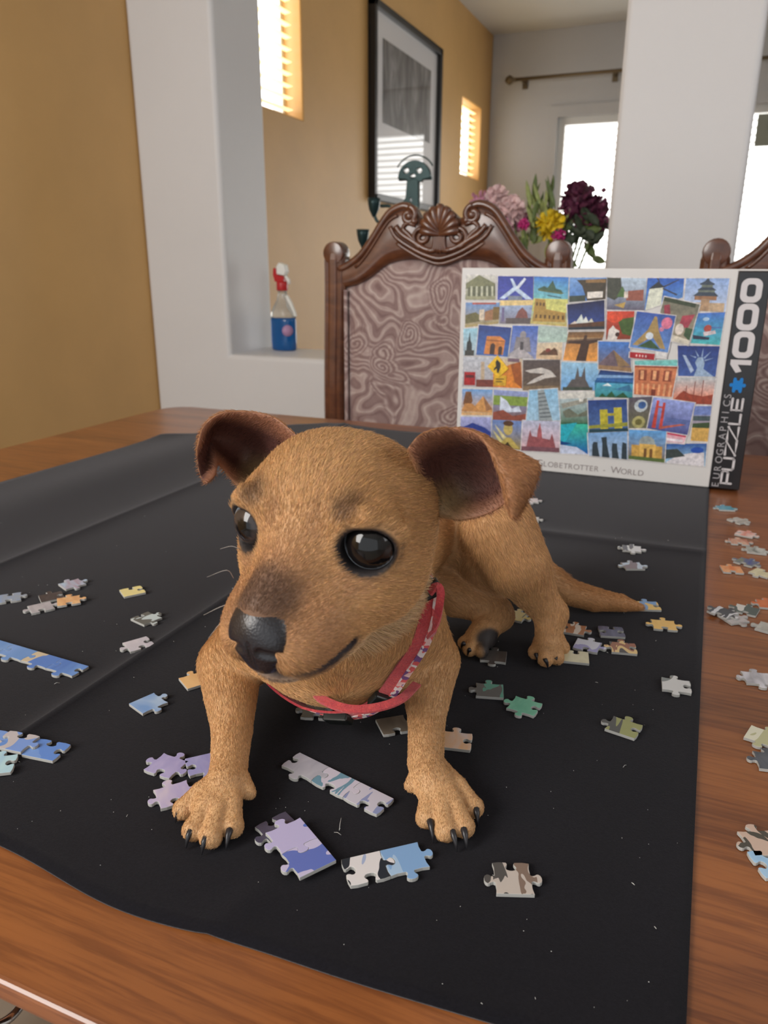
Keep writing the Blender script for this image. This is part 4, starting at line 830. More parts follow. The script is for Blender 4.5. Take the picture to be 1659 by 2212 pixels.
for k in range(34):
    u, v = rg.uniform(1205, 1300), rg.uniform(470, 556); p = FL(u, v, rg.uniform(-.04, .03)); leaf(p, (rg.uniform(-1, 1), rg.uniform(-.4, .4), rg.uniform(-.3, 1)), rg.uniform(.03, .055), rg.uniform(.016, .026), rg.choice([dg, dg, gr]))
for k in range(14):
    u, v = rg.uniform(1090, 1190), rg.uniform(500, 560); p = FL(u, v, rg.uniform(-.02, .03)); leaf(p, (rg.uniform(-.8, .8), rg.uniform(-.4, .4), rg.uniform(.2, 1)), rg.uniform(.04, .06), rg.uniform(.015, .022), rg.choice([lg, gr]))
for k in range(12):
    u, v = rg.uniform(1230, 1310), rg.uniform(400, 500); p = FL(u, v, rg.uniform(-.02, .02)); q = np.array([p[0]*.8, p[1]*.8, p[2]-.09]); mb = MB(); mb.tube([q, p], .0012, 5); mb.sphere(p, .006, 8, 6); mb.build('bud', dk, bq)
# ------------------------------------------------------------------ loose jigsaw pieces
PW, PT = .0172, .0019
def side_profile(kind, rnd):
    """points along a side of unit length, knob out (+) or socket (-)"""
    if kind == 0: return [(0, 0)]
    c = .5+rnd.uniform(-.05, .05); s = 1 if kind > 0 else -1; w = rnd.uniform(.9, 1.1)
    P = [(0, 0), (.18, -.03*s), (c-.11*w, -.02*s), (c-.085*w, .03*s), (c-.10*w, .09*s), (c-.135*w, .14*s), (c-.14*w, .19*s), (c-.10*w, .245*s), (c-.04, .27*s), (c+.04, .27*s), (c+.10*w, .245*s), (c+.14*w, .19*s), (c+.135*w, .14*s), (c+.10*w, .09*s), (c+.085*w, .03*s), (c+.11*w, -.02*s), (.82, -.03*s)]
    return P
def outline(edges, w, h, rnd, gap=.00012):
    C4 = [(-w/2, -h/2), (w/2, -h/2), (w/2, h/2), (-w/2, h/2)]; out = []
    for k in range(4):
        a, b = np.array(C4[k]), np.array(C4[(k+1) % 4]); d = b-a; L_ = np.linalg.norm(d); d = d/L_; n = np.array([d[1], -d[0]])
        for t, hh in side_profile(edges[k], rnd): out.append(tuple(a+d*t*L_+n*(hh*PW*.95)))
    return out
card = simple('grey_card_edge', (.42, .42, .40), .8)
def print_mat(name, cols, ang=0.0, scale=140, hard=True, seed=0.0):
    t = NT(name); v = t.coord(scale=(1, 1, 1), rot=(0, 0, ang), loc=(seed, seed*.7, 0)); st_ = t.coord(scale=(1, .35, 1), rot=(0, 0, ang), loc=(seed, seed*.7, 0))
    n = t.noise(st_, scale, 2, .5, .8); k = len(cols); e = []
    for i, c in enumerate(cols): e.append((.34+.32*i/max(1, k-1) if k > 1 else .5, srgb(c)))
    t.set(Base_Color=t.ramp(n, e, 'CONSTANT' if (hard and k > 2) else 'LINEAR'), Roughness=.28, Coat_Weight=.35, Coat_Roughness=.12)
    return t.m
MATS = {}
def pm_(*cols, ang=0.0, scale=140, hard=True):
    key = (cols, round(ang, 2), scale, hard)
    if key not in MATS: MATS[key] = print_mat('piece_print', cols, ang, scale, hard, len(MATS)*.37)
    return MATS[key]
PI_ = 0
def piece(u, v, u2, v2, edges, cols, label, group, w=1.0, h=1.0, ang=0.0, scale=140, hard=True, lift=0.0, on='felt', tilt=0, rs=None):
    """a jigsaw piece centred at picture (u,v); its own x axis points towards (u2,v2)"""
    global PI_; PI_ += 1
    a, b = on_table(u, v), on_table(u2, v2); th = math.atan2(b[1]-a[1], b[0]-a[0]); rnd = random.Random(rs or PI_*7)
    z = (TZ+float(felt_h(a[0], a[1]))+.0003 if on == 'felt' else TZ+.0003)+lift
    P = outline(edges, PW*w, PW*.93*h, rnd); mb = MB(); mb.prism(P, 0, PT, mi=0, top=1)
    me_ = mb.mesh('puzzle_piece', True)
    for p in me_.polygons: p.material_index = 1 if (p.normal.z > .9) else 0
    o = mesh_obj('puzzle_piece', me_, [card, pm_(*cols, ang=ang, scale=scale, hard=hard)], None, (a[0], a[1], z), (math.radians(tilt), 0, th))
    bv = o.modifiers.new('bevel', 'BEVEL'); bv.width = .00022; bv.segments = 2; bv.limit_method = 'ANGLE'; bv.angle_limit = math.radians(60)
    tag(o, label, 'puzzle piece', group); return o
def strip(c0, c1, n, cols, labels, group, edges_end, side_edges, h=1.0, lift=0.0, **k):
    """n pieces clicked together in a row between two picture points (centres of the first and last piece)"""
    A, B = on_table(*c0), on_table(*c1); d = (B-A)/max(1, n-1); th = math.atan2(d[1], d[0]); L_ = np.linalg.norm(d)
    for i in range(n):
        c = A+d*i; e = [side_edges[i][0], (edges_end[1] if i == n-1 else 1), side_edges[i][1], (edges_end[0] if i == 0 else -1)]
        rnd = random.Random(77); P = []
        w_, h_ = L_-.00012, PW*.93*h; C4 = [(-w_/2, -h_/2), (w_/2, -h_/2), (w_/2, h_/2), (-w_/2, h_/2)]
        for q in range(4):
            a, b = np.array(C4[q]), np.array(C4[(q+1) % 4]); dd = b-a; LL = np.linalg.norm(dd); dd = dd/LL; nn = np.array([dd[1], -dd[0]])
            pr = side_profile(e[q], random.Random(5 if q in (1, 3) else 11*i+q))
            if q == 3: # mirror of the neighbour's knob
                pr = side_profile(1, random.Random(5)) if e[q] == -1 else pr
                if e[q] == -1: pr = [(1-t, -hh) for t, hh in pr[::-1]]; pr = [(0, 0)]+[p for p in pr if 0 < p[0] < 1]
            for t, hh in pr: P.append(tuple(a+dd*t*LL+nn*(hh*PW*.95*(.975 if hh > .02 and q == 1 else 1))))
        mb = MB(); mb.prism(P, 0, PT, mi=0, top=1); me_ = mb.mesh('puzzle_piece', True)
        for p in me_.polygons: p.material_index = 1 if p.normal.z > .9 else 0
        z = TZ+float(felt_h(c[0], c[1]))+.0003+lift
        o = mesh_obj('puzzle_piece', me_, [card, pm_(*cols[i], **k)], None, (c[0], c[1], z), (0, 0, th))
        bv = o.modifiers.new('bevel', 'BEVEL'); bv.width = .0002; bv.segments = 2; bv.limit_method = 'ANGLE'; bv.angle_limit = math.radians(60)
        tag(o, labels[i], 'puzzle piece', group)
GF, GW = 'loose jigsaw pieces on the black felt', 'jigsaw pieces on the bare wood at the right'
T, K, N = 1, -1, 0
LAV = ((160, 155, 205), (178, 172, 215)); BL = ((95, 140, 205), (120, 165, 220)); WH = ((205, 208, 215), (185, 188, 200))
# left back cluster
piece(157, 1270, 200, 1258, (T, T, T, N), ((170, 150, 170), (175, 200, 225)), 'pink and pale blue piece, highest in the cluster at the left edge', GF, hard=False)
piece(22, 1300, 62, 1294, (K, T, K, T), ((150, 160, 170), (135, 160, 200)), 'grey blue piece cut by the left photo edge, level with the back cluster', GF)
piece(90, 1321, 130, 1312, (K, T, N, T), ((185, 182, 190), (160, 158, 168)), 'small whitish grey piece at the front of the left back cluster', GF, hard=False)
piece(112, 1298, 152, 1290, (N, K, T, N), ((55, 55, 66), (75, 75, 85)), 'dark grey piece nearly as dark as the felt, in the left back cluster', GF, hard=False)
piece(150, 1308, 190, 1302, (K, T, T, N), ((235, 190, 140), (215, 160, 115)), 'peach orange piece resting in the left back cluster', GF, lift=.0007)
piece(287, 1286, 325, 1278, (N, K, K, N), ((225, 215, 160), (240, 225, 150)), 'cream yellow straight-edged piece left behind the puppy head', GF, hard=False)
piece(317, 1345, 350, 1360, (N, T, T, K), ((95, 100, 100), (195, 210, 215), (110, 112, 100)), 'piece half dark grey half pale blue, left of the puppy cheek', GF, scale=60)
piece(300, 1403, 345, 1390, (K, K, N, T), ((210, 205, 215), (190, 188, 200)), 'white piece lying on the felt crease left of the puppy', GF, hard=False)
strip((-12, 1404), (147, 1452), 4, [((105, 150, 210), (130, 170, 220)), ((105, 150, 210), (120, 160, 220)), ((85, 130, 205), (205, 190, 165), (100, 145, 215)), ((80, 125, 200), (110, 155, 220))],
      ['blue piece at the left end of the upper joined strip, cut by the photo edge', 'blue piece, second in the upper joined strip at left', 'blue piece with cream blotch, third in the upper joined strip', 'bright blue piece at the right end of the upper joined strip'],
      'joined blue strip at the left edge', (N, K), [(T, N), (T, N), (T, N), (T, N)], h=.9, scale=55)
piece(322, 1530, 360, 1513, (T, T, N, N), ((170, 195, 225), (120, 160, 215)), 'white and light blue striped piece left of the puppy foreleg', GF, scale=70)
strip((-28, 1606), (102, 1632), 3, [((105, 145, 215), (130, 165, 225)), ((120, 155, 220), (190, 185, 190), (100, 145, 215)), ((95, 140, 215), (115, 155, 220), (225, 232, 225))],
      ['blue piece at the left photo edge in the lower joined strip', 'blue piece with grey patch in the middle of the lower joined strip', 'blue piece with a white corner ending the lower joined strip'],
      'second joined blue strip at the left edge', (N, K), [(N, K), (N, K), (N, K)], h=.95, scale=60)
piece(-4, 1667, 30, 1663, (N, K, T, N), ((180, 215, 225), (160, 200, 225)), 'pale cyan piece cut by the left photo edge below the lower strip', GF, hard=False)
piece(361, 1666, 402, 1680, (K, T, T, T), LAV, 'lavender piece left of the puppy paw, upper of the pair', GF, hard=False)
piece(441, 1662, 479, 1653, (T, T, N, K), ((150, 150, 205), (165, 165, 210)), 'lavender piece partly tucked behind the foreleg on the left', GF, hard=False)
piece(377, 1728, 415, 1716, (K, T, T, T), ((180, 172, 215), (205, 195, 215)), 'lilac piece with a cream knob, touching the left front paw', GF, hard=False)
piece(424, 1479, 460, 1468, (N, K, T, N), ((225, 175, 115), (235, 190, 130)), 'orange tip of a piece sticking out behind the left foreleg', GF, hard=False)
# front group
strip((660, 1668), (796, 1737), 3, [((172, 172, 185), (190, 190, 200)), ((205, 200, 215), (110, 150, 170), (210, 205, 218)), ((200, 198, 212), (140, 150, 190), (212, 210, 222))],
      ['grey white piece at the upper left end of the joined trio', 'white piece with teal marks in the middle of the joined trio', 'white piece with blue marks at the lower right end of the trio'],
      'joined trio of white pieces between the paws', (K, K), [(T, N), (K, N), (K, N)], h=.9, scale=120)
strip((630, 1826), (668, 1874), 2, [((185, 180, 220), (85, 115, 195), (200, 195, 225)), ((195, 190, 222), (95, 115, 190), (205, 198, 225))],
      ['upper blue and lilac piece of the joined pair front left', 'lower blue and lilac piece of the joined pair front left'], 'joined blue and lilac pair in front', (T, N), [(T, N), (T, N)], h=1.15, scale=60, lift=.00195)
piece(604, 1803, 638, 1785, (N, N, K, T), ((62, 62, 85), (78, 78, 100)), 'dark violet piece peeking out behind the blue and lilac pair', GF, hard=False, lift=-.0)
strip((790, 1889), (874, 1869), 2, [((40, 50, 60), (222, 220, 222), (165, 180, 212)), ((130, 170, 215), (165, 195, 225), (105, 145, 190))],
      ['left piece of the front pair, black and white striped end', 'right light blue piece of the front pair with a knob at right'], 'joined light blue pair in front', (K, T), [(K, N), (T, N)], h=1.0, scale=50, ang=1.5)
piece(1107, 1912, 1145, 1913, (N, T, K, T), ((75, 72, 70), (190, 180, 172), (125, 105, 92), (215, 215, 215)), 'brown, grey and white piece lying alone nearest the camera', GF, scale=110, w=.95, h=1.1)
# under and around the dog
piece(685, 1546, 720, 1548, (K, K, T, T), ((52, 56, 62), (75, 80, 85)), 'dark grey piece in the shade under the collar', GF, hard=False)
piece(850, 1577, 890, 1570, (K, T, N, N), ((150, 138, 122), (130, 118, 104)), 'taupe piece leaning against the right foreleg', GF, hard=False)
piece(984, 1611, 1010, 1614, (N, K, T, N), ((232, 190, 150), (225, 210, 205)), 'peach and white piece right beside the right foreleg', GF, hard=False)
piece(1057, 1502, 1100, 1505, (N, N, T, T), ((110, 112, 112), (105, 165, 150), (120, 122, 122)), 'grey and teal straight-edged piece right of the puppy elbow', GF, scale=80)
piece(1132, 1536, 1172, 1548, (T, K, T, T), ((112, 185, 160), (130, 200, 175)), 'plain mint green piece right of the puppy foreleg', GF, hard=False)
piece(1066, 1427, 1095, 1430, (T, N, T, K), ((100, 95, 92), (75, 70, 68)), 'smoky grey piece with a white knob in front of the tucked hind foot', GF, hard=False)
piece(1112, 1338, 1140, 1345, (K, T, T, N), ((200, 175, 90), (60, 60, 55), (215, 190, 100)), 'yellow and dark piece behind the two hind feet', GF, scale=60)
piece(1238, 1368, 1262, 1372, (N, T, T, K), ((170, 115, 80), (215, 205, 195), (150, 100, 70)), 'rust brown and white piece right behind the hind paw', GF, scale=90)
piece(1243, 1429, 1272, 1432, (N, N, K, T), ((215, 212, 180), (200, 195, 165)), 'cream piece with faint grey print touching the hind paw', GF, scale=140, lift=.0001)
piece(1268, 1404, 1296, 1410, (K, T, T, N), ((205, 210, 225), (150, 150, 200), (195, 198, 225)), 'lavender and white piece right of the hind paw', GF, scale=70, lift=.0001)
piece(1320, 1374, 1350, 1376, (N, K, K, K), ((68, 72, 100), (95, 98, 125)), 'dark slate blue piece below the tail', GF, hard=False)
piece(1345, 1409, 1378, 1412, (N, K, T, T), ((60, 58, 55), (225, 195, 130), (150, 95, 60), (70, 68, 66)), 'black piece with cream and rust stripes, right of the lavender one', GF, scale=75)
piece(1398, 1317, 1428, 1318, (N, K, T, T), ((120, 165, 215), (235, 200, 110), (110, 155, 215)), 'sky blue and yellow piece at the tip of the tail', GF, scale=60)
piece(1433, 1359, 1470, 1362, (K, T, T, T), ((235, 190, 95), (240, 200, 110)), 'plain golden yellow piece right of the tail tip', GF, hard=False)
piece(1364, 1193, 1395, 1196, (T, T, T, T), ((220, 225, 228), (105, 110, 118), (200, 215, 210)), 'white and dark grey piece, farther of the pair above the tail', GF, scale=75)
piece(1366, 1230, 1398, 1230, (N, T, T, T), ((125, 125, 135), (185, 210, 230), (110, 108, 118)), 'grey and pale blue piece, nearer of the pair above the tail', GF, scale=75)
piece(1146, 1128, 1172, 1130, (T, T, T, K), ((215, 212, 205), (165, 162, 160)), 'white piece just right of the ear tip', GF, scale=90)
piece(1146, 1087, 1170, 1088, (T, T, N, T), ((222, 220, 218), (205, 200, 205)), 'white piece half hidden behind the right ear, farthest on the felt', GF, hard=False)
piece(1459, 1491, 1492, 1496, (T, K, T, N), ((215, 218, 220), (130, 138, 138), (220, 222, 225)), 'white piece with a grey smear near the right edge of the felt', GF, scale=60)
piece(1346, 1582, 1382, 1594, (N, K, T, T), ((70, 72, 70), (150, 155, 95), (222, 220, 205)), 'olive, cream and dark grey piece alone on the right of the felt', GF, scale=55, ang=.3)
# bare wood at the right
def wp(u, v, u2, v2, e, c, l, **k): return piece(u, v, u2, v2, e, c, l, GW, on='wood', **k)
wp(1566, 1101, 1590, 1102, (N, T, T, T), ((70, 150, 185), (110, 175, 190)), 'teal blue piece nearest to the foot of the box on the wood', hard=False)
wp(1595, 1128, 1618, 1136, (K, T, T, K), ((215, 210, 205), (120, 130, 120)), 'white and grey piece, second from the box on the wood', scale=80)
wp(1610, 1157, 1635, 1162, (N, T, T, K), ((225, 150, 135), (235, 220, 215)), 'salmon pink piece, third from the box on the wood')
wp(1596, 1174, 1620, 1176, (K, T, T, T), ((225, 190, 165), (190, 120, 100)), 'peach piece just in front of the salmon pink one')
wp(1633, 1193, 1658, 1196, (N, T, T, T), ((205, 210, 205), (110, 120, 115)), 'whitish green piece at the right photo edge behind the blue piece')
wp(1612, 1218, 1640, 1226, (K, T, T, T), ((70, 90, 150), (130, 140, 120)), 'dark blue piece in the middle of the far cluster on wood')
wp(1580, 1234, 1606, 1236, (K, N, T, N), ((225, 125, 70), (240, 190, 140)), 'orange piece at the front left of the far cluster')
wp(1646, 1242, 1672, 1250, (T, T, K, N), ((232, 228, 195), (210, 205, 170)), 'cream piece at the front right of the far cluster', hard=False)
wp(1560, 1332, 1590, 1344, (K, T, T, T), ((70, 75, 82), (210, 212, 218), (225, 190, 110)), 'dark and white piece overlapping the felt edge', scale=75, lift=.0019)
wp(1583, 1340, 1602, 1352, (N, T, T, K), ((215, 210, 212), (150, 145, 145)), 'white piece leaning between the felt edge cluster and the teal one', scale=80)
wp(1611, 1322, 1636, 1328, (K, N, T, T), ((215, 215, 212), (85, 100, 98), (150, 195, 175)), 'white and teal piece right of the felt edge cluster', scale=70)
wp(1660, 1310, 1680, 1312, (N, T, T, T), ((215, 130, 85), (200, 105, 65)), 'burnt orange piece cut by the right photo edge', hard=False)
wp(1662, 1362, 1684, 1368, (N, T, N, T), ((190, 190, 185), (150, 150, 145)), 'light grey piece cut by the right photo edge below the orange one', hard=False)
wp(1635, 1471, 1668, 1474, (T, N, T, T), ((225, 225, 235), (165, 165, 175)), 'white piece alone on the bare wood halfway down the right edge', hard=False)
wp(1648, 1598, 1682, 1610, (T, N, T, N), ((225, 225, 205), (190, 190, 150), (215, 215, 220)), 'cream and white piece on the wood, above the dark grey one', scale=70)
wp(1668, 1652, 1700, 1656, (N, T, T, T), ((70, 75, 85), (95, 100, 110)), 'dark grey blue piece cut by the right photo edge', hard=False)
wp(1648, 1828, 1690, 1826, (N, T, T, T), ((200, 175, 160), (75, 72, 65), (150, 190, 225)), 'brown, grey and blue piece, nearest to the camera on the wood', scale=60)
wp(1672, 1874, 1712, 1872, (N, T, K, K), ((150, 190, 225), (165, 200, 230)), 'light blue piece in front of the brown one at the right edge', hard=False)
# ------------------------------------------------------------------ the puppy
# an implicit surface (smooth union of tapered limbs and ellipsoids) turned into ONE body mesh
class Field:
    def __init__(s, lo, hi, h):
        s.lo = np.array(lo, np.float32); s.h = h
        s.n = np.ceil((np.array(hi)-s.lo)/h).astype(int)+1
        s.F = np.full(s.n, 0.04, np.float32)
    def _sub(s, lo, hi, k):
        m = k+5*s.h
        a = np.clip(np.floor((lo-m-s.lo)/s.h).astype(int), 0, s.n); b = np.clip(np.ceil((hi+m-s.lo)/s.h).astype(int)+1, 0, s.n)
        if (b <= a).any(): return None, None
        ax = [(s.lo[i]+s.h*np.arange(a[i], b[i])).astype(np.float32) for i in range(3)]
        X, Y, Z = np.meshgrid(*ax, indexing='ij', sparse=True)
        return (slice(a[0], b[0]), slice(a[1], b[1]), slice(a[2], b[2])), (X, Y, Z)
    def _op(s, sl, d, k, sub):
        A = s.F[sl]
        if sub:
            hh = np.maximum(k-np.abs(-d-A), 0)/k if k else 0
            s.F[sl] = np.maximum(A, -d)+hh*hh*k*0.25
        else:
            hh = np.maximum(k-np.abs(d-A), 0)/k if k else 0
            s.F[sl] = np.minimum(A, d)-hh*hh*k*0.25
    def cone(s, a, ra, b, rb, k=0.006, sub=False):
        a = np.array(a, float); b = np.array(b, float)
        sl, g = s._sub(np.minimum(a-ra, b-rb), np.maximum(a+ra, b+rb), k)
        if sl is None: return
        X, Y, Z = g; ab = b-a; L2 = float(ab@ab)+1e-12
        t = np.clip(((X-a[0])*ab[0]+(Y-a[1])*ab[1]+(Z-a[2])*ab[2])/L2, 0, 1)
        d = np.sqrt((X-a[0]-t*ab[0])**2+(Y-a[1]-t*ab[1])**2+(Z-a[2]-t*ab[2])**2)-(ra+(rb-ra)*t)
        s._op(sl, d, k, sub)
    def chain(s, pts, k=0.006, kin=0.0012):
        P = np.array([p for p, r in pts], float); Rr = np.array([r for p, r in pts])[:, None]
        sl, g = s._sub((P-Rr).min(0), (P+Rr).max(0), k)
        if sl is None: return
        X, Y, Z = g; D = None
        for (a, ra), (b, rb) in zip(pts[:-1], pts[1:]):
            ab = b-a; t = np.clip(((X-a[0])*ab[0]+(Y-a[1])*ab[1]+(Z-a[2])*ab[2])/(float(ab@ab)+1e-12), 0, 1)
            d = np.sqrt((X-a[0]-t*ab[0])**2+(Y-a[1]-t*ab[1])**2+(Z-a[2]-t*ab[2])**2)-(ra+(rb-ra)*t)
            if D is None: D = d
            else:
                hh = np.maximum(kin-np.abs(d-D), 0)/kin; D = np.minimum(D, d)-hh*hh*kin*0.25
        s._op(sl, D, k, False)
    def trace(s, u, v, t0=.2, t1=.62):
        t = np.arange(t0, t1, .0006); P = CC+ray(u, v)*t[:, None]
        ins = ((P > s.lo+s.h*2) & (P < s.lo+(s.n-3)*s.h)).all(1); f = np.where(ins, s.sample(np.clip(P, s.lo, s.lo+(s.n-2)*s.h)), 1)
        k = np.argmax(f < 0)
        return P[k] if f[k] < 0 else None
    def ell(s, c, r, R=None, k=0.006, sub=False):
        c = np.array(c, float); r = np.array(r, float); R = np.eye(3) if R is None else np.array(R)
        e = np.sqrt(((R*r)**2).sum(1))
        sl, g = s._sub(c-e, c+e, k)
        if sl is None: return
        X, Y, Z = g; p = [X-c[0], Y-c[1], Z-c[2]]
        q = [(p[0]*R[0, i]+p[1]*R[1, i]+p[2]*R[2, i]) for i in range(3)]
        k0 = np.sqrt((q[0]/r[0])**2+(q[1]/r[1])**2+(q[2]/r[2])**2)
        k1 = np.sqrt((q[0]/r[0]**2)**2+(q[1]/r[1]**2)**2+(q[2]/r[2]**2)**2)+1e-9
        s._op(sl, k0*(k0-1)/k1, k, sub)
    def sample(s, P):
        q = (np.asarray(P)-s.lo)/s.h; i = np.clip(np.floor(q).astype(int), 0, s.n-2); f = np.clip(q-i, 0, 1)
        r = 0
        for dx in (0, 1):
            for dy in (0, 1):
                for dz in (0, 1):
                    w = (f[..., 0] if dx else 1-f[..., 0])*(f[..., 1] if dy else 1-f[..., 1])*(f[..., 2] if dz else 1-f[..., 2])
                    r = r+w*s.F[i[..., 0]+dx, i[..., 1]+dy, i[..., 2]+dz]
        return r
    def grad(s, P):
        e = s.h; G = np.stack([s.sample(P+np.eye(3)[i]*e)-s.sample(P-np.eye(3)[i]*e) for i in range(3)], -1)
        return G/(np.linalg.norm(G, axis=-1, keepdims=True)+1e-9)
    def nets(s):
        F = s.F; S = F < 0; nx, ny, nz = F.shape
        c = np.zeros((nx-1, ny-1, nz-1), np.int8)
        offs = [(i, j, k) for i in (0, 1) for j in (0, 1) for k in (0, 1)]
        for i, j, k in offs: c += S[i:nx-1+i, j:ny-1+j, k:nz-1+k]
        act = (c > 0) & (c < 8); I, J, K = np.nonzero(act)
        idx = np.full(act.shape, -1, np.int64); idx[act] = np.arange(len(I))
        val = {o: F[I+o[0], J+o[1], K+o[2]] for o in offs}
        pos = np.zeros((len(I), 3)); cnt = np.zeros(len(I))
        for a in offs:
            for ax in range(3):
                if a[ax]: continue
                b = list(a); b[ax] = 1; b = tuple(b)
                va, vb = val[a], val[b]; m = (va < 0) != (vb < 0)
                t = np.where(m, va/np.where(m, va-vb, 1), 0)
                p = np.tile(np.array(a, float), (len(I), 1)); p[:, ax] += t
                pos[m] += p[m]; cnt += m
        V = s.lo+(np.stack([I, J, K], 1)+pos/cnt[:, None])*s.h
        Q = []
        for ax in range(3):
            A = [slice(None)]*3; B = [slice(None)]*3; A[ax] = slice(0, -1); B[ax] = slice(1, None)
            sa, sb = S[tuple(A)], S[tuple(B)]
            u, w = (ax+1) % 3, (ax+2) % 3
            for flip, m in ((False, sa & ~sb), (True, ~sa & sb)):
                P = np.stack(np.nonzero(m), 1)
                ok = (P[:, u] > 0) & (P[:, w] > 0) & (P[:, u] < s.n[u]-1) & (P[:, w] < s.n[w]-1); P = P[ok]
                def g(du, dw):
                    q = P.copy(); q[:, u] -= du; q[:, w] -= dw; return idx[q[:, 0], q[:, 1], q[:, 2]]
                q = np.stack([g(1, 1), g(0, 1), g(0, 0), g(1, 0)], 1)
                Q.append(q[:, ::-1] if flip else q)
        return V, np.concatenate(Q)

def np_mesh(name, V, Q, smooth=True):
    me = bpy.data.meshes.new(name); V = np.asarray(V, np.float32); Q = np.asarray(Q, np.int32)
    me.vertices.add(len(V)); me.vertices.foreach_set('co', V.ravel())
    k = Q.shape[1]; me.loops.add(Q.size); me.loops.foreach_set('vertex_index', Q.ravel())
    me.polygons.add(len(Q)); me.polygons.foreach_set('loop_start', np.arange(0, Q.size, k, dtype=np.int32))
    me.update(calc_edges=True); me.validate()
    if smooth: me.polygons.foreach_set('use_smooth', np.ones(len(me.polygons), bool))
    return me
def set_col(me, C, name='col'):
    a = me.color_attributes.new(name, 'FLOAT_COLOR', 'POINT')
    a.data.foreach_set('color', np.concatenate([C, np.ones((len(C), 1))], 1).astype(np.float32).ravel())

# head frame: x towards the picture's left (the dog's left), y along the muzzle, z up; centimetres
HY = np.array([-.09, -1, -.05]); HY /= np.linalg.norm(HY)
HX = np.cross(HY, [0.02, 0, 1]); HX /= np.linalg.norm(HX); HZ = np.cross(HX, HY)
HM = np.stack([HX, HY, HZ], 1); HT = np.array([-.130, .262, .152+TZ])
def hw(x, y, z): return HT+HM@np.array([x, y, z])/100
def hloc(P): return (np.asarray(P)-HT)@HM*100
def hray(u, v, y):                       # a point of the head plane y (cm) seen at a pixel of the photograph
    d = ray(u, v); t = (y/100+(HT-CC)@HY)/(d@HY); return CC+d*t
def t3(x, y, z): return np.array([x, y, z+TZ])


bf = Field((-.31, .195, TZ-.002), (.03, .67, TZ+.222), .00135)
def body_sdf(f):
    # trunk and neck
    f.chain([(hw(0, -2.3, -.6), .031), (t3(-.149, .316, .098), .0365), (t3(-.173, .368, .066), .045)], .016)
    f.chain([(t3(-.174, .368, .062), .045), (t3(-.186, .43, .074), .035), (t3(-.176, .49, .078), .030), (t3(-.146, .535, .062), .033)], .016)
    f.ell(t3(-.180, .347, .060), (.050, .040, .038), k=.02)
    # shoulders and front legs
    for pts in ([(t3(-.152, .372, .070), .027), (t3(-.1310, .383, .033), .0185), (t3(-.1185, .347, .0170), .0101), (t3(-.1085, .318, .0125), .0092), (t3(-.1005, .306, .0115), .0096)],
                [(t3(-.205, .348, .066), .027), (t3(-.236, .333, .033), .0185), (t3(-.212, .297, .0175), .0108), (t3(-.199, .274, .0130), .0092), (t3(-.194, .264, .0115), .0096)]):
        f.chain(pts, .010)
    for ctr, heel, toes, dew in PAWS:
        f.ell(ctr, (.0105, .0120, .0070), k=.005)
        for a, b, r in toes:
            m = a*.45+b*.55; m[2] = TZ+.0105
            f.cone(a, r*.80, m, r*.86, .0022); f.cone(m, r*.86, b, r*.95, .0009)
            f.ell(b, (r*1.03, r*1.03, r*.98), k=.0009)
        if dew is not None: f.cone(heel, .005, dew, .0036, .003)
    # hind leg nearest the lens: thigh, shank, hock, foot
    f.ell(t3(-.126, .510, .068), (.030, .036, .040), k=.012)
    f.chain([(t3(-.1155, .480, .088), .0245), (t3(-.100, .476, .064), .0215), (t3(-.0845, .482, .039), .0125), (t3(-.0775, .484, .030), .0105)], .010)
    f.chain([(t3(-.0775, .484, .030), .0105), (t3(-.0765, .476, .020), .0088), (t3(-.0755, .472, .014), .0088)], .005)
    # other hind leg, tucked under, sole towards the lens
    f.chain([(t3(-.172, .485, .042), .018), (t3(-.145, .482, .030), .0130), (t3(-.118, .492, .022), .0105), (t3(-.1145, .490, .018), .0098)], .008)
    f.chain([(t3(-.1145, .490, .019), .0098), (t3(-.120, .476, .0145), .0088), (t3(-.1215, .472, .0125), .0088)], .005)
    # tail
    f.chain([(t3(-.125, .553, .046), .018), (t3(-.100, .556, .029), .0125), (t3(-.0790, .560, .0155), .0100), (t3(-.058, .565, .0105), .0090), (t3(-.039, .571, .0085), .0065), (t3(-.0240, .5755, .0055), .0028)], .008)
    # belly hollow between flank and thigh
    head_sdf(f)
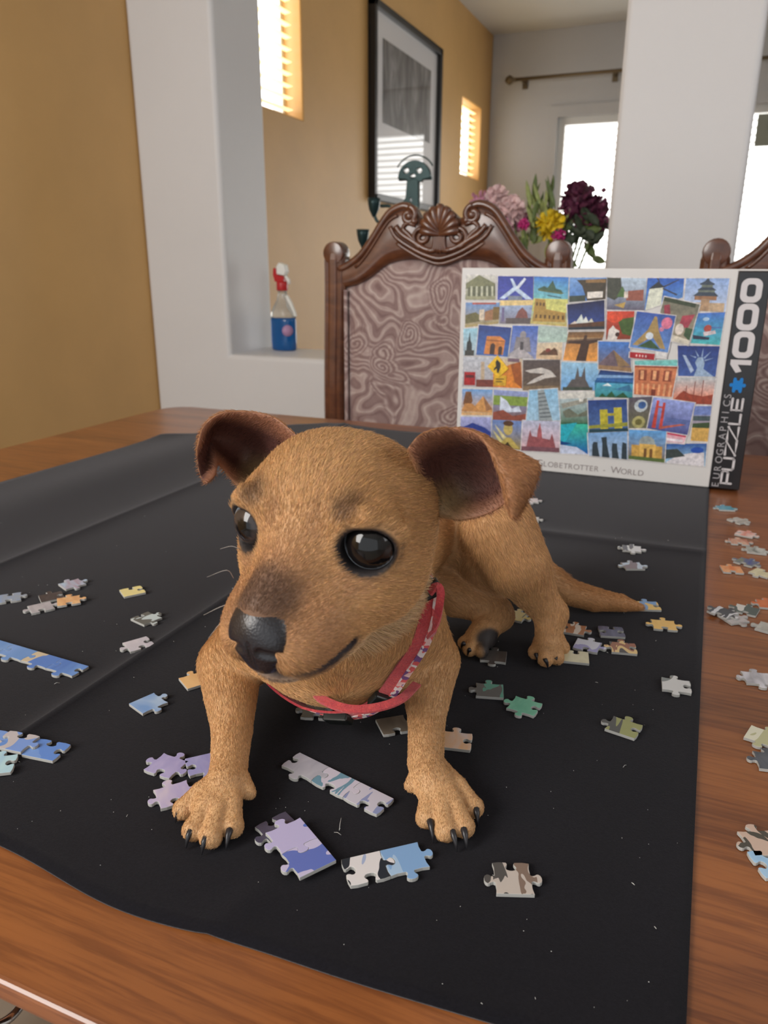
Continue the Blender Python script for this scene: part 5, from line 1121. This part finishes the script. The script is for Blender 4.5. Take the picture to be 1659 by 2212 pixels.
def head_sdf(f):
    e = lambda c, r, k=.008, sub=False: f.ell(hw(*c), np.array(r)/100, HM, k, sub)
    cn = lambda a, ra, b, rb, k=.006, sub=False: f.cone(hw(*a), ra/100, hw(*b), rb/100, k, sub)
    for s in (-1, 1):
        e((s*1.05+.22, -.7, .95), (2.30, 3.6, 2.85), .012)
        e((s*2.15, .3, -.9), (1.75, 2.5, 2.2), .010)
        e((s*1.95, 1.5, 1.55), (1.45, 1.15, 1.0), .007)
        e((s*2.5+.1, -1.6, 1.3), (1.0, 1.3, 1.5), .010)
    e((.2, -.2, 1.35), (2.4, 3.0, 2.5), .012)
    # muzzle
    cn((0, 1.2, -.3), 2.1, (0, 4.3, -1.75), 1.35, .010)
    cn((0, 1.8, .8), 1.1, (0, 4.9, -.95), .80, .008)
    for s in (-1, 1):
        e((s*1.05, 4.05, -2.40), (1.30, 1.60, 1.45), .006)
        e((s*1.35, 2.6, -2.1), (1.35, 1.9, 1.6), .008)
    # lower jaw
    cn((0, .8, -2.9), 1.75, (0, 3.95, -3.25), 1.05, .006)
    e((0, 4.15, -3.45), (1.05, 1.0, .75), .004)
    # mouth groove, found on the skin where the photograph shows the lip line
    global MOUTH
    MOUTH = [f.trace(*p) for p in ((548, 1446), (580, 1460), (615, 1467), (650, 1467), (685, 1458), (715, 1441), (742, 1418), (762, 1398))]
    MOUTH = [hloc(p) for p in MOUTH if p is not None and np.linalg.norm(hloc(p)) < 8]
    for a, b in zip(MOUTH[:-1], MOUTH[1:]):
        for s in (1, -1): cn((a[0]*s, a[1], a[2]), .20, (b[0]*s, b[1], b[2]), .20, .0014, True)
    # eye sockets and lids
    for s, E in ((-1, EYE_A), (1, EYE_B)):
        e(E, (1.18, 1.1, 1.12), .004)
        cn((E[0]*.55, E[1]+.85, E[2]+.95), .28, (E[0]*1.02, E[1]+.75, E[2]+1.22), .34, .004); cn((E[0]*1.02, E[1]+.75, E[2]+1.22), .34, (E[0]*1.42, E[1]+.05, E[2]+.55), .25, .004)
        e((E[0]*1.03, E[1]+.55, E[2]-.05), (.97, .95, .88), .0022, True)

EYE_A = (-2.55, 1.60, .82); EYE_B = (2.42, 1.75, .78)
def paw(ctr_uv, ends, r=.0052, back=None, z=.0056):
    c = on_table(*ctr_uv, .0085); w = on_table(*back, .012) if back else c; toes = []
    for (u, v) in ends:
        b = on_table(u, v, z); m = w+(b-w)*.12; a = m+(b-c)*0.12; a[2] = TZ+.0125; toes.append((a, b, r))
    return c, toes
_c, _t = paw((952, 1715), [(922, 1770), (963, 1798), (1001, 1790), (1021, 1748)], back=(935, 1655))
PAWS = [(_c, on_table(905, 1680, .012), _t, on_table(888, 1700, .009))]
_c2, _t2 = paw((462, 1735), [(398, 1752), (419, 1796), (456, 1812), (502, 1790)], back=(500, 1675))
PAWS.append((_c2, on_table(520, 1690, .012), _t2, on_table(538, 1716, .009)))
_c3, _t3 = paw((1185, 1392), [(1157, 1412), (1178, 1428), (1202, 1424), (1214, 1402)], r=.0050, back=(1187, 1368))
PAWS.append((_c3, _c3, _t3, None))
_c4, _t4 = paw((1035, 1385), [(1004, 1392), (1015, 1406), (1040, 1410), (1055, 1388)], r=.0048, z=.0065, back=(1052, 1362))
PAWS.append((_c4, _c4, _t4, None))

body_sdf(bf)
V, Q = bf.nets()

def ear_sheet(rows, nu=40, nv=26, th=.0011):
    G = np.array([[cr([cr([hray(*p) for p in r], j/(nv-1)) for r in rows], i/(nu-1)) for j in range(nv)] for i in range(nu)])
    du = np.gradient(G, axis=0); dv = np.gradient(G, axis=1); N = np.cross(du, dv); N /= np.linalg.norm(N, axis=-1, keepdims=True)+1e-9
    # thickness tapers at the free margin
    jj = np.linspace(0, 1, nv); edge = np.minimum(1, np.minimum(jj, 1-jj)*9+.25)[None, :, None]
    ii = np.linspace(0, 1, nu); tip = np.minimum(1, (1-ii)*7+.2)[:, None, None]
    A = G+N*th*edge*tip; B = G-N*th*edge*tip
    V = np.concatenate([A.reshape(-1, 3), B.reshape(-1, 3)]); o = nu*nv; F = []
    ix = lambda i, j: i*nv+j
    for i in range(nu-1):
        for j in range(nv-1):
            F.append((ix(i, j), ix(i+1, j), ix(i+1, j+1), ix(i, j+1)))
            F.append((o+ix(i, j), o+ix(i, j+1), o+ix(i+1, j+1), o+ix(i+1, j)))
    rim = [ix(i, 0) for i in range(nu)]+[ix(nu-1, j) for j in range(1, nv)]+[ix(i, nv-1) for i in range(nu-2, -1, -1)]+[ix(0, j) for j in range(nv-2, 0, -1)]
    for a, b in zip(rim, rim[1:]+rim[:1]): F.append((a, o+a, o+b, b))
    return V, np.array(F), G, N
EAR_R = [[(882, 975, -.3), (910, 1030, -1.4), (935, 1085, -2.2), (945, 1122, -2.4)],
         [(912, 944, -.7), (960, 1005, -2.8), (1000, 1070, -3.4), (1005, 1128, -2.3)],
         [(972, 931, -1.9), (1030, 985, -3.1), (1070, 1045, -3.2), (1082, 1100, -2.4)],
         [(1034, 948, -1.5), (1082, 973, -1.9), (1125, 993, -2.1), (1160, 1014, -2.0)],
         [(1077, 1030, -.9), (1100, 1040, -.7), (1128, 1046, -.9), (1153, 1054, -1.3)],
         [(1097, 1115, -.5), (1104, 1126, -.3), (1112, 1130, -.4), (1121, 1120, -.7)]]
EAR_L = [[(645, 950, -1.8), (615, 985, -2.8), (585, 1030, -2.8), (548, 1085, -1.0)],
         [(592, 908, -2.0), (560, 960, -3.4), (530, 1008, -3.2), (510, 1052, -1.6)],
         [(532, 895, -1.8), (505, 938, -2.8), (488, 980, -2.5), (482, 1018, -1.4)],
         [(478, 899, -1.2), (462, 925, -1.9), (455, 960, -1.9), (470, 1010, -.9)],
         [(440, 928, -.6), (440, 960, -1.1), (446, 1000, -1.0), (466, 1030, -.2)],
         [(426, 975, .2), (428, 1005, .1), (434, 1035, .2), (447, 1051, .5)]]
ears = [ear_sheet(EAR_R), ear_sheet(EAR_L)]

def fur_color(P, N):
    """the coat's own colours (linear), by place on the animal"""
    n = len(P); L = hloc(P)
    base = np.tile(np.array([.56, .315, .135]), (n, 1))
    def blend(C, m, col): return C*(1-m[:, None])+np.array(col)*m[:, None]
    r = np.linalg.norm(L*np.array([1, 1, 1]), axis=1); head = 1-S(r, 5.5, 7.5)
    C = base
    # paler legs, chest and underside
    zz = P[:, 2]-TZ
    legs = (1-S(zz, .02, .05))*(P[:, 1] < .45)*(1-head); C = blend(C, legs*.5, (.66, .42, .22))
    hind = S(P[:, 1], .44, .47)*(1-head); C = blend(C, hind*.35, (.58, .33, .16))
    tail = S(P[:, 1], .545, .56)*S(P[:, 0], -.10, -.08); C = blend(C, tail*.7, (.42, .19, .065))
    throat = head*S(-L[:, 2], 2.3, 3.4)*(1-S(L[:, 1], 3.2, 4.4)); C = blend(C, throat*.75, (.66, .47, .27))
    chin = head*S(-L[:, 2], 3.55, 3.85)*S(L[:, 1], 3.0, 4.2); C = blend(C, chin*.8, (.46, .40, .36))
    # darker muzzle, stop and brow marks
    mz = head*S(L[:, 1], 2.6, 4.4)*(1-S(-L[:, 2], 3.3, 3.7)); C = blend(C, mz*.55, (.30, .135, .07))
    nb = head*(1-S(np.linalg.norm((L-np.array([0, 4.8, -.8]))*np.array([1, .9, .9]), axis=1), .75, 1.6)); C = blend(C, nb*.8, (.075, .040, .030))
    for s in (-1, 1):
        br = head*(1-S(np.linalg.norm((L-np.array([s*1.95, 2.35, 2.25]))*np.array([1, .6, 1.1]), axis=1), .25, .85)); C = blend(C, br*.75, (.085, .035, .018))
        E = EYE_A if s < 0 else EYE_B
        un = head*(1-S(np.linalg.norm((L-np.array([E[0]*.92, 2.3, E[2]-1.2]))*np.array([.8, .5, 1]), axis=1), .3, 1.0)); C = blend(C, un*.45, (.22, .10, .06))
    st = head*(1-S(np.abs(np.abs(L[:, 0])-.9), .1, .5))*S(L[:, 1], .8, 1.6)*(1-S(L[:, 1], 3.0, 3.6))*S(L[:, 2], -.6, .4)*(1-S(L[:, 2], 2.0, 3.2)); C = blend(C, st*.35, (.24, .10, .045))
    fh = head*(1-S(np.abs(L[:, 0]), .6, 2.4))*S(L[:, 2], 1.6, 4.0); C = blend(C, fh*.45, (.66, .42, .21))
    # mouth line
    mp = [np.array([abs(p[0]), p[1], p[2]]) for p in MOUTH]
    La = L.copy(); La[:, 0] = np.abs(La[:, 0]); dm = np.full(n, 9.)
    for a, b in zip(mp[:-1], mp[1:]):
        t = np.clip(((La-a)@(b-a))/((b-a)@(b-a)+1e-9), 0, 1); dm = np.minimum(dm, np.linalg.norm(La-a-t[:, None]*(b-a), axis=1))
    C = blend(C, head*(1-S(dm, .24, .46)), (.022, .016, .018))
    ph = head*(1-S(np.linalg.norm((L-np.array([0, 5.2, -3.1]))*np.array([.8, .7, 1.0]), axis=1), .5, 1.0)); C = blend(C, ph*.9, (.035, .026, .03))
    # eye rims
    de = np.full(n, 9.)
    for E in (EYE_A, EYE_B):
        de = np.minimum(de, np.linalg.norm((L-np.array([E[0]*1.03, E[1]+.6, E[2]-.05]))*np.array([1, 1, 1.08]), axis=1))
    C = blend(C, head*(1-S(de, 1.10, 1.32)), (.02, .015, .015))
    # pads of the tucked foot
    dp = np.linalg.norm(P-on_table(1052, 1392, .008), axis=1); dp = np.minimum(dp, np.linalg.norm(P-on_table(1050, 1408, .006), axis=1)+.003); C = blend(C, 1-S(dp, .0095, .0125), (.035, .03, .03))
    return C, dm, de, head

EARN = []
allV = [V]; allQ = [Q]; off = len(V)
for ev, ef, G, N in ears:
    allV.append(ev); allQ.append(ef+off); off += len(ev)
BV = np.concatenate(allV); BQ = np.concatenate(allQ)
dogroot = empty('dog', (-.15, .42, TZ))
tag(dogroot, 'tan short-haired puppy lying on the black felt, head turned, with folded ears', 'dog')
ORG = np.array([-.15, .42, TZ])
me = np_mesh('body', BV-ORG, BQ)
nrm = np.zeros((len(me.vertices), 3), np.float32); me.vertices.foreach_get('normal', nrm.ravel()) if False else None
nrm = np.array([v.normal for v in me.vertices]) if False else np.empty((len(me.vertices), 3), np.float32)
_b = np.empty(len(me.vertices)*3, np.float32); me.vertices.foreach_get('normal', _b); nrm = _b.reshape(-1, 3)
BC, DM, DE, HEADM = fur_color(BV, nrm)
# inner ear skin: the face of the sheet turned to the ear canal
earmask = np.zeros(len(BV)); o = len(V)
for q, (ev, ef, G, N) in enumerate(ears):
    n2 = len(ev)//2; nu, nv = G.shape[:2]
    inner_first = ((N.reshape(-1, 3)@np.array([0, -1, 0])).mean() > 0)
    i = np.repeat(np.linspace(0, 1, nu), nv); j = np.tile(np.linspace(0, 1, nv), nu)
    w = np.minimum(1, np.minimum(j, 1-j)*5)*1.0
    a, b = (o, o+n2) if q == 0 else (o, o+n2)
    facing = lambda M_: ((M_.reshape(-1, 3))@HY) 
    # side whose normal looks forward on the cupped half (rows before the fold) is the inner side
    cup = i < .5; sgn = np.sign((N.reshape(-1, 3)@HY)[cup].mean())
    inn = (o, o+n2) if sgn > 0 else (o+n2, o+2*n2)
    out = (o+n2, o+2*n2) if sgn > 0 else (o, o+n2)
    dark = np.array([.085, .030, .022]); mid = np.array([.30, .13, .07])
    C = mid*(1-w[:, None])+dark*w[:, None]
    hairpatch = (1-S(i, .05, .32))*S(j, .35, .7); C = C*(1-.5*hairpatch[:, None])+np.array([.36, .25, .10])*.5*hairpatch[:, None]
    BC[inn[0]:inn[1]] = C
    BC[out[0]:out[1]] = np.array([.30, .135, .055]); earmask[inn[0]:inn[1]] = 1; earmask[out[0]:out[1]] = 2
    o += 2*n2
set_col(me, BC)
tm = NT('dog_skin'); at = tm.new('ShaderNodeAttribute', attribute_name='col')
nv_ = tm.noise(tm.coord(scale=(1, 1, 1)), 900, 3)
tm.set(Base_Color=tm.mix(0.35, at.outputs['Color'], tm.mix(1.0, at.outputs['Color'], tm.ramp(nv_, [(.3, (.55, .5, .45)), (.7, (1.2, 1.15, 1.1))]), 'MULTIPLY')), Roughness=.62)
tm.bump(nv_, .25, .0006)
body = mesh_obj('body', me, tm.m, dogroot); dogroot.location.z = TZ+.0012

# --- fur: short strands following the lie of the coat
def flow(P, L, head, emask):
    """direction in which the hair lies"""
    F = np.zeros_like(P)
    segs = [((-.15, .34, .10), (-.18, .39, .05)), ((-.17, .38, .06), (-.12, .54, .06)), ((-.1285, .383, .04), (-.099, .300, .012)),
            ((-.238, .333, .04), (-.192, .258, .012)), ((-.115, .485, .09), (-.080, .485, .03)), ((-.0765, .484, .030), (-.074, .462, .01)),
            ((-.168, .49, .042), (-.115, .492, .02)), ((-.1135, .490, .019), (-.124, .464, .01)), ((-.104, .556, .04), (-.0225, .5755, .006)),
            ((-.0878, .300, .012), (-.085, .275, .008)), ((-.192, .26, .012), (-.188, .238, .008))]
    W = np.zeros(len(P))
    for a, b in segs:
        a = t3(*a); b = t3(*b); d = b-a; t = np.clip(((P-a)@d)/(d@d), 0, 1); dist = np.linalg.norm(P-a-t[:, None]*d, axis=1)+.002
        w = dist**-4; F += w[:, None]*d/np.linalg.norm(d); W += w
    F /= W[:, None]
    hx = np.stack([L[:, 0]*.22, -np.ones(len(P)), .45-0.16*np.abs(L[:, 0])-.5*S(-L[:, 2], .5, 3)], 1)
    hx[:, 2] += .9*S(L[:, 1], .5, 2)*S(L[:, 2], .4, 1.5)*(1-S(L[:, 2], 3.0, 4.2))
    Hd = hx@HM.T; Hd /= np.linalg.norm(Hd, axis=1, keepdims=True)
    return F*(1-head[:, None])+Hd*head[:, None]

def grow_fur(count, rng):
    tri = np.concatenate([BQ[:, [0, 1, 2]], BQ[:, [0, 2, 3]]]); A, B, C_ = BV[tri[:, 0]], BV[tri[:, 1]], BV[tri[:, 2]]
    cen = (A+B+C_)/3; ar = np.linalg.norm(np.cross(B-A, C_-A), axis=1)
    # more strands on what faces the lens and lies near it
    d = CC-cen; dist = np.linalg.norm(d, axis=1); w = ar/dist**1.0
    L = hloc(cen); w *= np.where(np.linalg.norm(L, axis=1) < 6.5, 1.25, 1.0)
    ct = np.searchsorted(np.cumsum(w)/w.sum(), rng.random(count)); ct = np.minimum(ct, len(tri)-1)
    r1 = np.sqrt(rng.random(count)); r2 = rng.random(count); bw = np.stack([1-r1, r1*(1-r2), r1*r2], 1)
    T3 = tri[ct]; P = (BV[T3]*bw[:, :, None]).sum(1); N = (nrm[T3]*bw[:, :, None]).sum(1); N /= np.linalg.norm(N, axis=1, keepdims=True)+1e-9
    Cc = (BC[T3]*bw[:, :, None]).sum(1); dm = (DM[T3]*bw).sum(1); de = (DE[T3]*bw).sum(1); hd = (HEADM[T3]*bw).sum(1); em = earmask[T3].max(1)
    L = hloc(P); F = flow(P, L, hd*(em == 0), em)
    if True:
        out = em == 2; inn = em == 1
        eo = np.sign(L[:, 0])[:, None]*HX[None, :]*1.0-HZ[None, :]*.55
        F = np.where((out | inn)[:, None], eo, F)
    T = F-N*(F*N).sum(1, keepdims=True); T /= np.linalg.norm(T, axis=1, keepdims=True)+1e-9
    T = T+rng.normal(0, .09, T.shape); 
    ln = np.full(count, .0042); ln = np.where(hd > .5, .0034, ln)
    mzz = hd*S(L[:, 1], 1.5, 4.0); ln *= 1-.5*mzz
    ln *= np.where((hd > .5) & (L[:, 2] < -3.2) & (L[:, 1] < 3.2), 1.9, 1.0)
    zt = P[:, 2]-TZ; pawm = (hd < .5)*(1-S(zt, .014, .03)); ln *= 1-.55*pawm; ln *= np.where((zt < .05) & (hd < .5), .72, 1.0)
    tl = S(P[:, 1], .545, .56)*S(P[:, 0], -.10, -.085)*(hd < .5); ln *= 1+.9*tl
    ln = np.where(em > 0, .0022, ln)
    ln *= rng.uniform(.65, 1.25, count)
    keep = (de > 1.20) & (dm > .34) & ~((em == 1) & (rng.random(count) > .35)) & (zt > .0015)
    dn = np.linalg.norm((L-np.array([0, 5.35, -1.75]))/np.array([1.3, 1.1, 1.3]), axis=1); keep &= dn > .80
    dp = np.linalg.norm(P-on_table(1052, 1392, .008), axis=1); keep &= dp > .0115
    P, N, T, ln, Cc = P[keep], N[keep], T[keep], ln[keep], Cc[keep]; n = len(P)
    lift = rng.uniform(.05, .19, n)[:, None]
    lift = lift+.15*np.where(ln > .006, 1, 0)[:, None]
    p0 = P-N*.0003; p1 = P+(T*.36+N*(lift*.55))*ln[:, None]; p2 = P+(T*.70+N*(lift*.85))*ln[:, None]; p3 = P+(T*1.0+N*lift*.9+np.array([0, 0, -.05]))*ln[:, None]
    pts = np.stack([p0, p1, p2, p3], 1)-ORG
    pts[..., 2] = np.maximum(pts[..., 2], .0008)
    jit = (rng.uniform(.72, 1.22, n)*np.where(rng.random(n) < .16, 1.45, 1.0))[:, None]*np.stack([np.ones(n), rng.uniform(.95, 1.06, n), rng.uniform(.88, 1.12, n)], 1)
    cu = bpy.data.hair_curves.new('fur'); cu.add_curves([4]*n)
    cu.points.foreach_set('position', pts.astype(np.float32).ravel())
    ra = cu.attributes.new('radius', 'FLOAT', 'POINT') if 'radius' not in cu.attributes else cu.attributes['radius']
    ra.data.foreach_set('value', np.tile(np.array([.000078, .00007, .00005, .000018], np.float32), n))
    ca = cu.attributes.new('col', 'FLOAT_COLOR', 'CURVE')
    ca.data.foreach_set('color', np.concatenate([np.clip(Cc*jit, 0, 1), np.ones((n, 1))], 1).astype(np.float32).ravel())
    return cu
fm = NT('dog_fur'); fa = fm.new('ShaderNodeAttribute', attribute_name='col')
fm.set(Base_Color=fa.outputs['Color'], Roughness=.5, Specular_IOR_Level=.35)
rng = np.random.default_rng(5)
cu = grow_fur(430000, rng); cu.materials.append(fm.m)
fur = bpy.data.objects.new('fur', cu); COL.objects.link(fur); fur.parent = dogroot; fur['kind'] = 'stuff'

# --- eyes
em_ = NT('eye_ball'); ea = em_.new('ShaderNodeAttribute', attribute_name='col')
em_.set(Base_Color=ea.outputs['Color'], Roughness=.08, Specular_IOR_Level=.5)
for E, gaze in ((EYE_A, (-.42, 1, .25)), (EYE_B, (.10, 1, -.02))):
    g = np.array(gaze, float)
    if E[0] > 0: g = np.array([.05, 1, -.02])
    g /= np.linalg.norm(g)
    mb = MB(); mb.sphere((0, 0, 0), .0103, 48, 32)
    me_ = mb.mesh('eye'); vs = np.array(mb.v)/.0103; gw = HM@g
    ang = np.degrees(np.arccos(np.clip(vs@gw, -1, 1)))
    C = np.zeros((len(vs), 3)); a0, a1 = (26, 62) if E[0] < 0 else (22, 50); w1 = S(ang, a0, a0+2)[:, None]; w2 = S(ang, a1, a1+4)[:, None]
    C = np.array([.004, .004, .004])*(1-w1)+np.array([.006, .005, .005] if E[0] < 0 else [.045, .035, .032])*w1
    C = C*(1-S(ang, a1-8, a1)[:, None])+np.array([.006, .005, .005])*S(ang, a1-8, a1)[:, None]
    C = C*(1-w2)+np.array([.30, .33, .37])*w2
    set_col(me_, C)
    o = mesh_obj('eye', me_, em_.m, dogroot, tuple(hw(E[0], E[1]-.0, E[2])-ORG+HY*.0006))

# --- nose leather with nostrils
nf = Field(hw(0, 5.2, -1.8)-.024, hw(0, 5.2, -1.8)+.024, .0005)
ne = lambda c, r, k=.003, sub=False: nf.ell(hw(*c), np.array(r)/100, HM, k, sub)
ne((0, 4.90, -1.45), (1.20, 1.0, .92), .004)
ne((0, 5.30, -2.0), (1.0, .78, .98), .005)
ne((.66, 5.15, -2.05), (.66, .74, .78), .004); ne((-.66, 5.15, -2.05), (.66, .74, .78), .004)
ne((0, 5.20, -2.9), (.80, .55, .60), .004)
for s in (-1, 1):
    nf.cone(hw(s*.50, 6.1, -2.25), .0024, hw(s*1.0, 5.8, -2.35), .0018, .0015, True)
    nf.cone(hw(s*1.0, 5.8, -2.35), .0016, hw(s*1.45, 5.2, -2.35), .0008, .0012, True)
nf.cone(hw(0, 6.1, -1.9), .0005, hw(0, 5.75, -3.3), .0006, .0012, True)
nV, nQ = nf.nets(); nme = np_mesh('nose', nV-ORG, nQ)
nm = NT('nose_leather'); vo = nm.new('ShaderNodeTexVoronoi', i_Scale=1100.0); nm.link(nm.coord(), vo.inputs['Vector'])
nm.set(Base_Color=(.012, .011, .014), Roughness=.36, Specular_IOR_Level=.55, Coat_Weight=.25, Coat_Roughness=.25); nm.bump(vo.outputs['Distance'], .35, .0004)
nose = mesh_obj('nose', nme, nm.m, dogroot); nose['label'] = 'black wet nose'

# --- claws
cm = simple('claw_horn', (.022, .021, .024), .32, bump=(300, .2, .0003))
def claw(base, tip, r=.0016):
    base = np.array(base); tip = np.array(tip); mid = (base+tip)/2+np.array([0, 0, .0022])
    mb = MB(); mb.tube([base, (base*2+mid)/3+np.array([0, 0, .0009]), mid, (mid+tip)/2+np.array([0, 0, .0006]), tip], [r, r*1.05, r*.85, r*.55, r*.12], 10)
    mb.v = [tuple(np.array(p)-ORG) for p in mb.v]
    mb.build('claw', cm, dogroot)
for (b, t) in (((928, 1778), (936, 1826)), ((975, 1800), (987, 1845)), ((1000, 1795), (1009, 1841)), ((1027, 1752), (1032, 1792)),
               ((392, 1755), (379, 1782)), ((414, 1800), (402, 1838)), ((447, 1815), (436, 1852)), ((498, 1797), (489, 1842))):
    claw(on_table(*b, .0070), on_table(*t, .0012))
claw(on_table(884, 1700, .0075), on_table(881, 1722, .003), .0011); claw(on_table(541, 1715, .0080), on_table(541, 1736, .003), .0011)
for (b, t) in (((1157, 1418), (1163, 1440)), ((1176, 1430), (1184, 1450)), ((1199, 1424), (1204, 1443)), ((1210, 1400), (1222, 1418))):
    claw(on_table(*b, .0075), on_table(*t, .0012), .0015)
for (b, t) in (((1002, 1396), (996, 1404)), ((1014, 1410), (1010, 1420)), ((1034, 1378), (1026, 1364))):
    claw(on_table(*b, .011), on_table(*t, .004), .0014)

# --- whiskers
mb = MB()
for a, b, c in (((505, 1255, 3.6), (490, 1238, 4.0), (447, 1253, 4.2)), ((518, 1192, 2.6), (500, 1186, 2.8), (476, 1192, 3.0)), ((500, 1330, 4.2), (478, 1350, 4.5), (450, 1385, 4.6)),
                ((495, 1310, 4.2), (470, 1320, 4.5), (440, 1335, 4.6))):
    pts = [hray(*a), hray(*b), hray(*c)]; P = [cr(pts, t)-ORG for t in np.linspace(0, 1, 9)]
    mb.tube(P, list(np.linspace(.00014, .00004, 9)), 4)
w = mb.build('whisker', simple('whisker_hair', (.55, .50, .45), .4), dogroot); w['kind'] = 'stuff'
# ------------------------------------------------------------------ collar: webbing laid round the neck on the body surface
col_n = np.array([-.035, -.976, -.215]); col_n /= np.linalg.norm(col_n)
col_c = t3(-.165, .318, .082); e2 = np.array([0, 0, 1.])-col_n*col_n[2]; e2 /= np.linalg.norm(e2); e1 = np.cross(col_n, e2)
ring = []; rn = []
NR = 96
for k in range(NR):
    th = 2*math.pi*k/NR; d = e1*math.cos(th)+e2*math.sin(th); rr = np.arange(.012, .0655, .0004); P = col_c+d*rr[:, None]; f_ = bf.sample(P)
    i = np.argmax(f_ > 0) if (f_ > 0).any() else len(rr)-1
    ring.append(rr[i])
ring = np.array(ring)
for _ in range(3): ring = np.maximum(ring, (np.roll(ring, 1)+np.roll(ring, -1)+np.roll(ring, 2)+np.roll(ring, -2))/4)
RP = np.array([col_c+(e1*math.cos(2*math.pi*k/NR)+e2*math.sin(2*math.pi*k/NR))*(ring[k]+.0030) for k in range(NR)])
gn = bf.grad(RP); rad = RP-col_c; rad /= np.linalg.norm(rad, axis=1, keepdims=True); _th = 2*np.pi*np.arange(NR)/NR; _tl = (.15+.85*S(-np.cos(_th), -.5, .35))[:, None]; gn = gn*.5+rad*.35+col_n*1.3*_tl
gn = (gn+np.roll(gn, 1, 0)+np.roll(gn, -1, 0)+np.roll(gn, 2, 0)+np.roll(gn, -2, 0)); gn /= np.linalg.norm(gn, axis=1, keepdims=True)
wb_ = NT('red_webbing'); v = wb_.coord(); w1 = wb_.noise(v, 900, 3, .7); w2 = wb_.noise(v, 260, 3)
wb_.set(Base_Color=wb_.mix(.5, wb_.ramp(w1, [(.35, (.30, .012, .022)), (.65, (.62, .05, .06))]), wb_.ramp(w2, [(.3, (.42, .02, .04)), (.7, (.68, .085, .07))])), Roughness=.75, Sheen_Weight=.3); wb_.bump(w1, .8, .0008)
tr_ = NT('patterned_trim'); v = tr_.coord(); ck = tr_.new('ShaderNodeTexVoronoi', i_Scale=330.0); tr_.link(v, ck.inputs['Vector']); sp_ = tr_.new('ShaderNodeSeparateColor'); tr_.link(ck.outputs['Color'], sp_.inputs[0])
tr_.set(Base_Color=tr_.ramp(sp_.outputs[0], [(.0, (.70, .62, .60)), (.35, (.16, .07, .20)), (.55, (.62, .10, .10)), (.75, (.70, .45, .42))], 'CONSTANT'), Roughness=.8); tr_.bump(ck.outputs['Distance'], .7, .0006)
blk = simple('black_plastic', (.012, .014, .013), .3)
CO = np.array(col_c); collar = empty('dog_collar', tuple(CO)); tag(collar, 'red woven dog collar with patterned trim and black buckle round the puppy neck', 'collar')
side = np.cross(np.roll(RP, -1, 0)-np.roll(RP, 1, 0), gn); side /= np.linalg.norm(side, axis=1, keepdims=True)
sgn = 1 if (side@np.array([0, -1, 0])).mean() > 0 else -1; side *= sgn        # towards the head
mb = MB(); mb.ribbon(RP-CO, gn, .0095, .0013, closed=True); mb.build('webbing', wb_.m, collar)
mb = MB(); mb.ribbon(RP-CO-side*.0028+gn*.0013, gn, .0036, .0006, closed=True); mb.build('patterned_trim', tr_.m, collar)
def nearest_pix(u, v):
    best = None
    for k in range(NR):
        d = RP[k]-CC; z = d@CF; uu = 829.5+FPX*(d@CR)/z; vv = 1106-FPX*(d@CU)/z; q = (uu-u)**2+(vv-v)**2
        if best is None or q < best[0]: best = (q, k)
    return best[1]
def on_ring(name, u, v, L_, W_, T_, m, bev=.001):
    k = nearest_pix(u, v); t = RP[(k+1) % NR]-RP[k-1]; t /= np.linalg.norm(t); n = gn[k]; n = n-t*(n@t); n /= np.linalg.norm(n); s = np.cross(t, n)
    M = Matrix(((t[0], s[0], n[0], 0), (t[1], s[1], n[1], 0), (t[2], s[2], n[2], 0), (0, 0, 0, 1)))
    mb = MB(); mb.box((-L_/2, -W_/2, 0), (L_/2, W_/2, T_)); o = mb.build(name, m, collar, bevel=bev); o.matrix_local = Matrix.Translation(tuple(RP[k]-CO+n*.0003)) @ M; return k
on_ring('slide_buckle', 795, 1478, .0105, .0135, .0042, blk)
on_ring('clasp', 738, 1502, .016, .0085, .0048, blk)
on_ring('slide_buckle', 943, 1250, .008, .0115, .0050, blk)
# loose strap ends
def loose(pix, w):
    P = [at_depth(*p) for p in pix]; Q = [cr(P, t) for t in np.linspace(0, 1, 26)]; cen = sum(P)/len(P)
    N_ = []
    for i, q in enumerate(Q):
        t = Q[min(i+1, 25)]-Q[max(i-1, 0)]; n = -CF*.55+CU*.75; N_.append(n/np.linalg.norm(n))
    mb = MB(); mb.ribbon([q-CO for q in Q], N_, w, .0014); mb.build('loose_strap', wb_.m, collar)
loose([(672, 1486, .412), (700, 1515, .396), (756, 1534, .388), (815, 1530, .388), (866, 1512, .394), (900, 1480, .410)], .0048)
loose([(930, 1282, .343), (944, 1268, .342), (951, 1285, .342), (948, 1320, .344), (940, 1362, .350), (930, 1378, .356)], .0036)
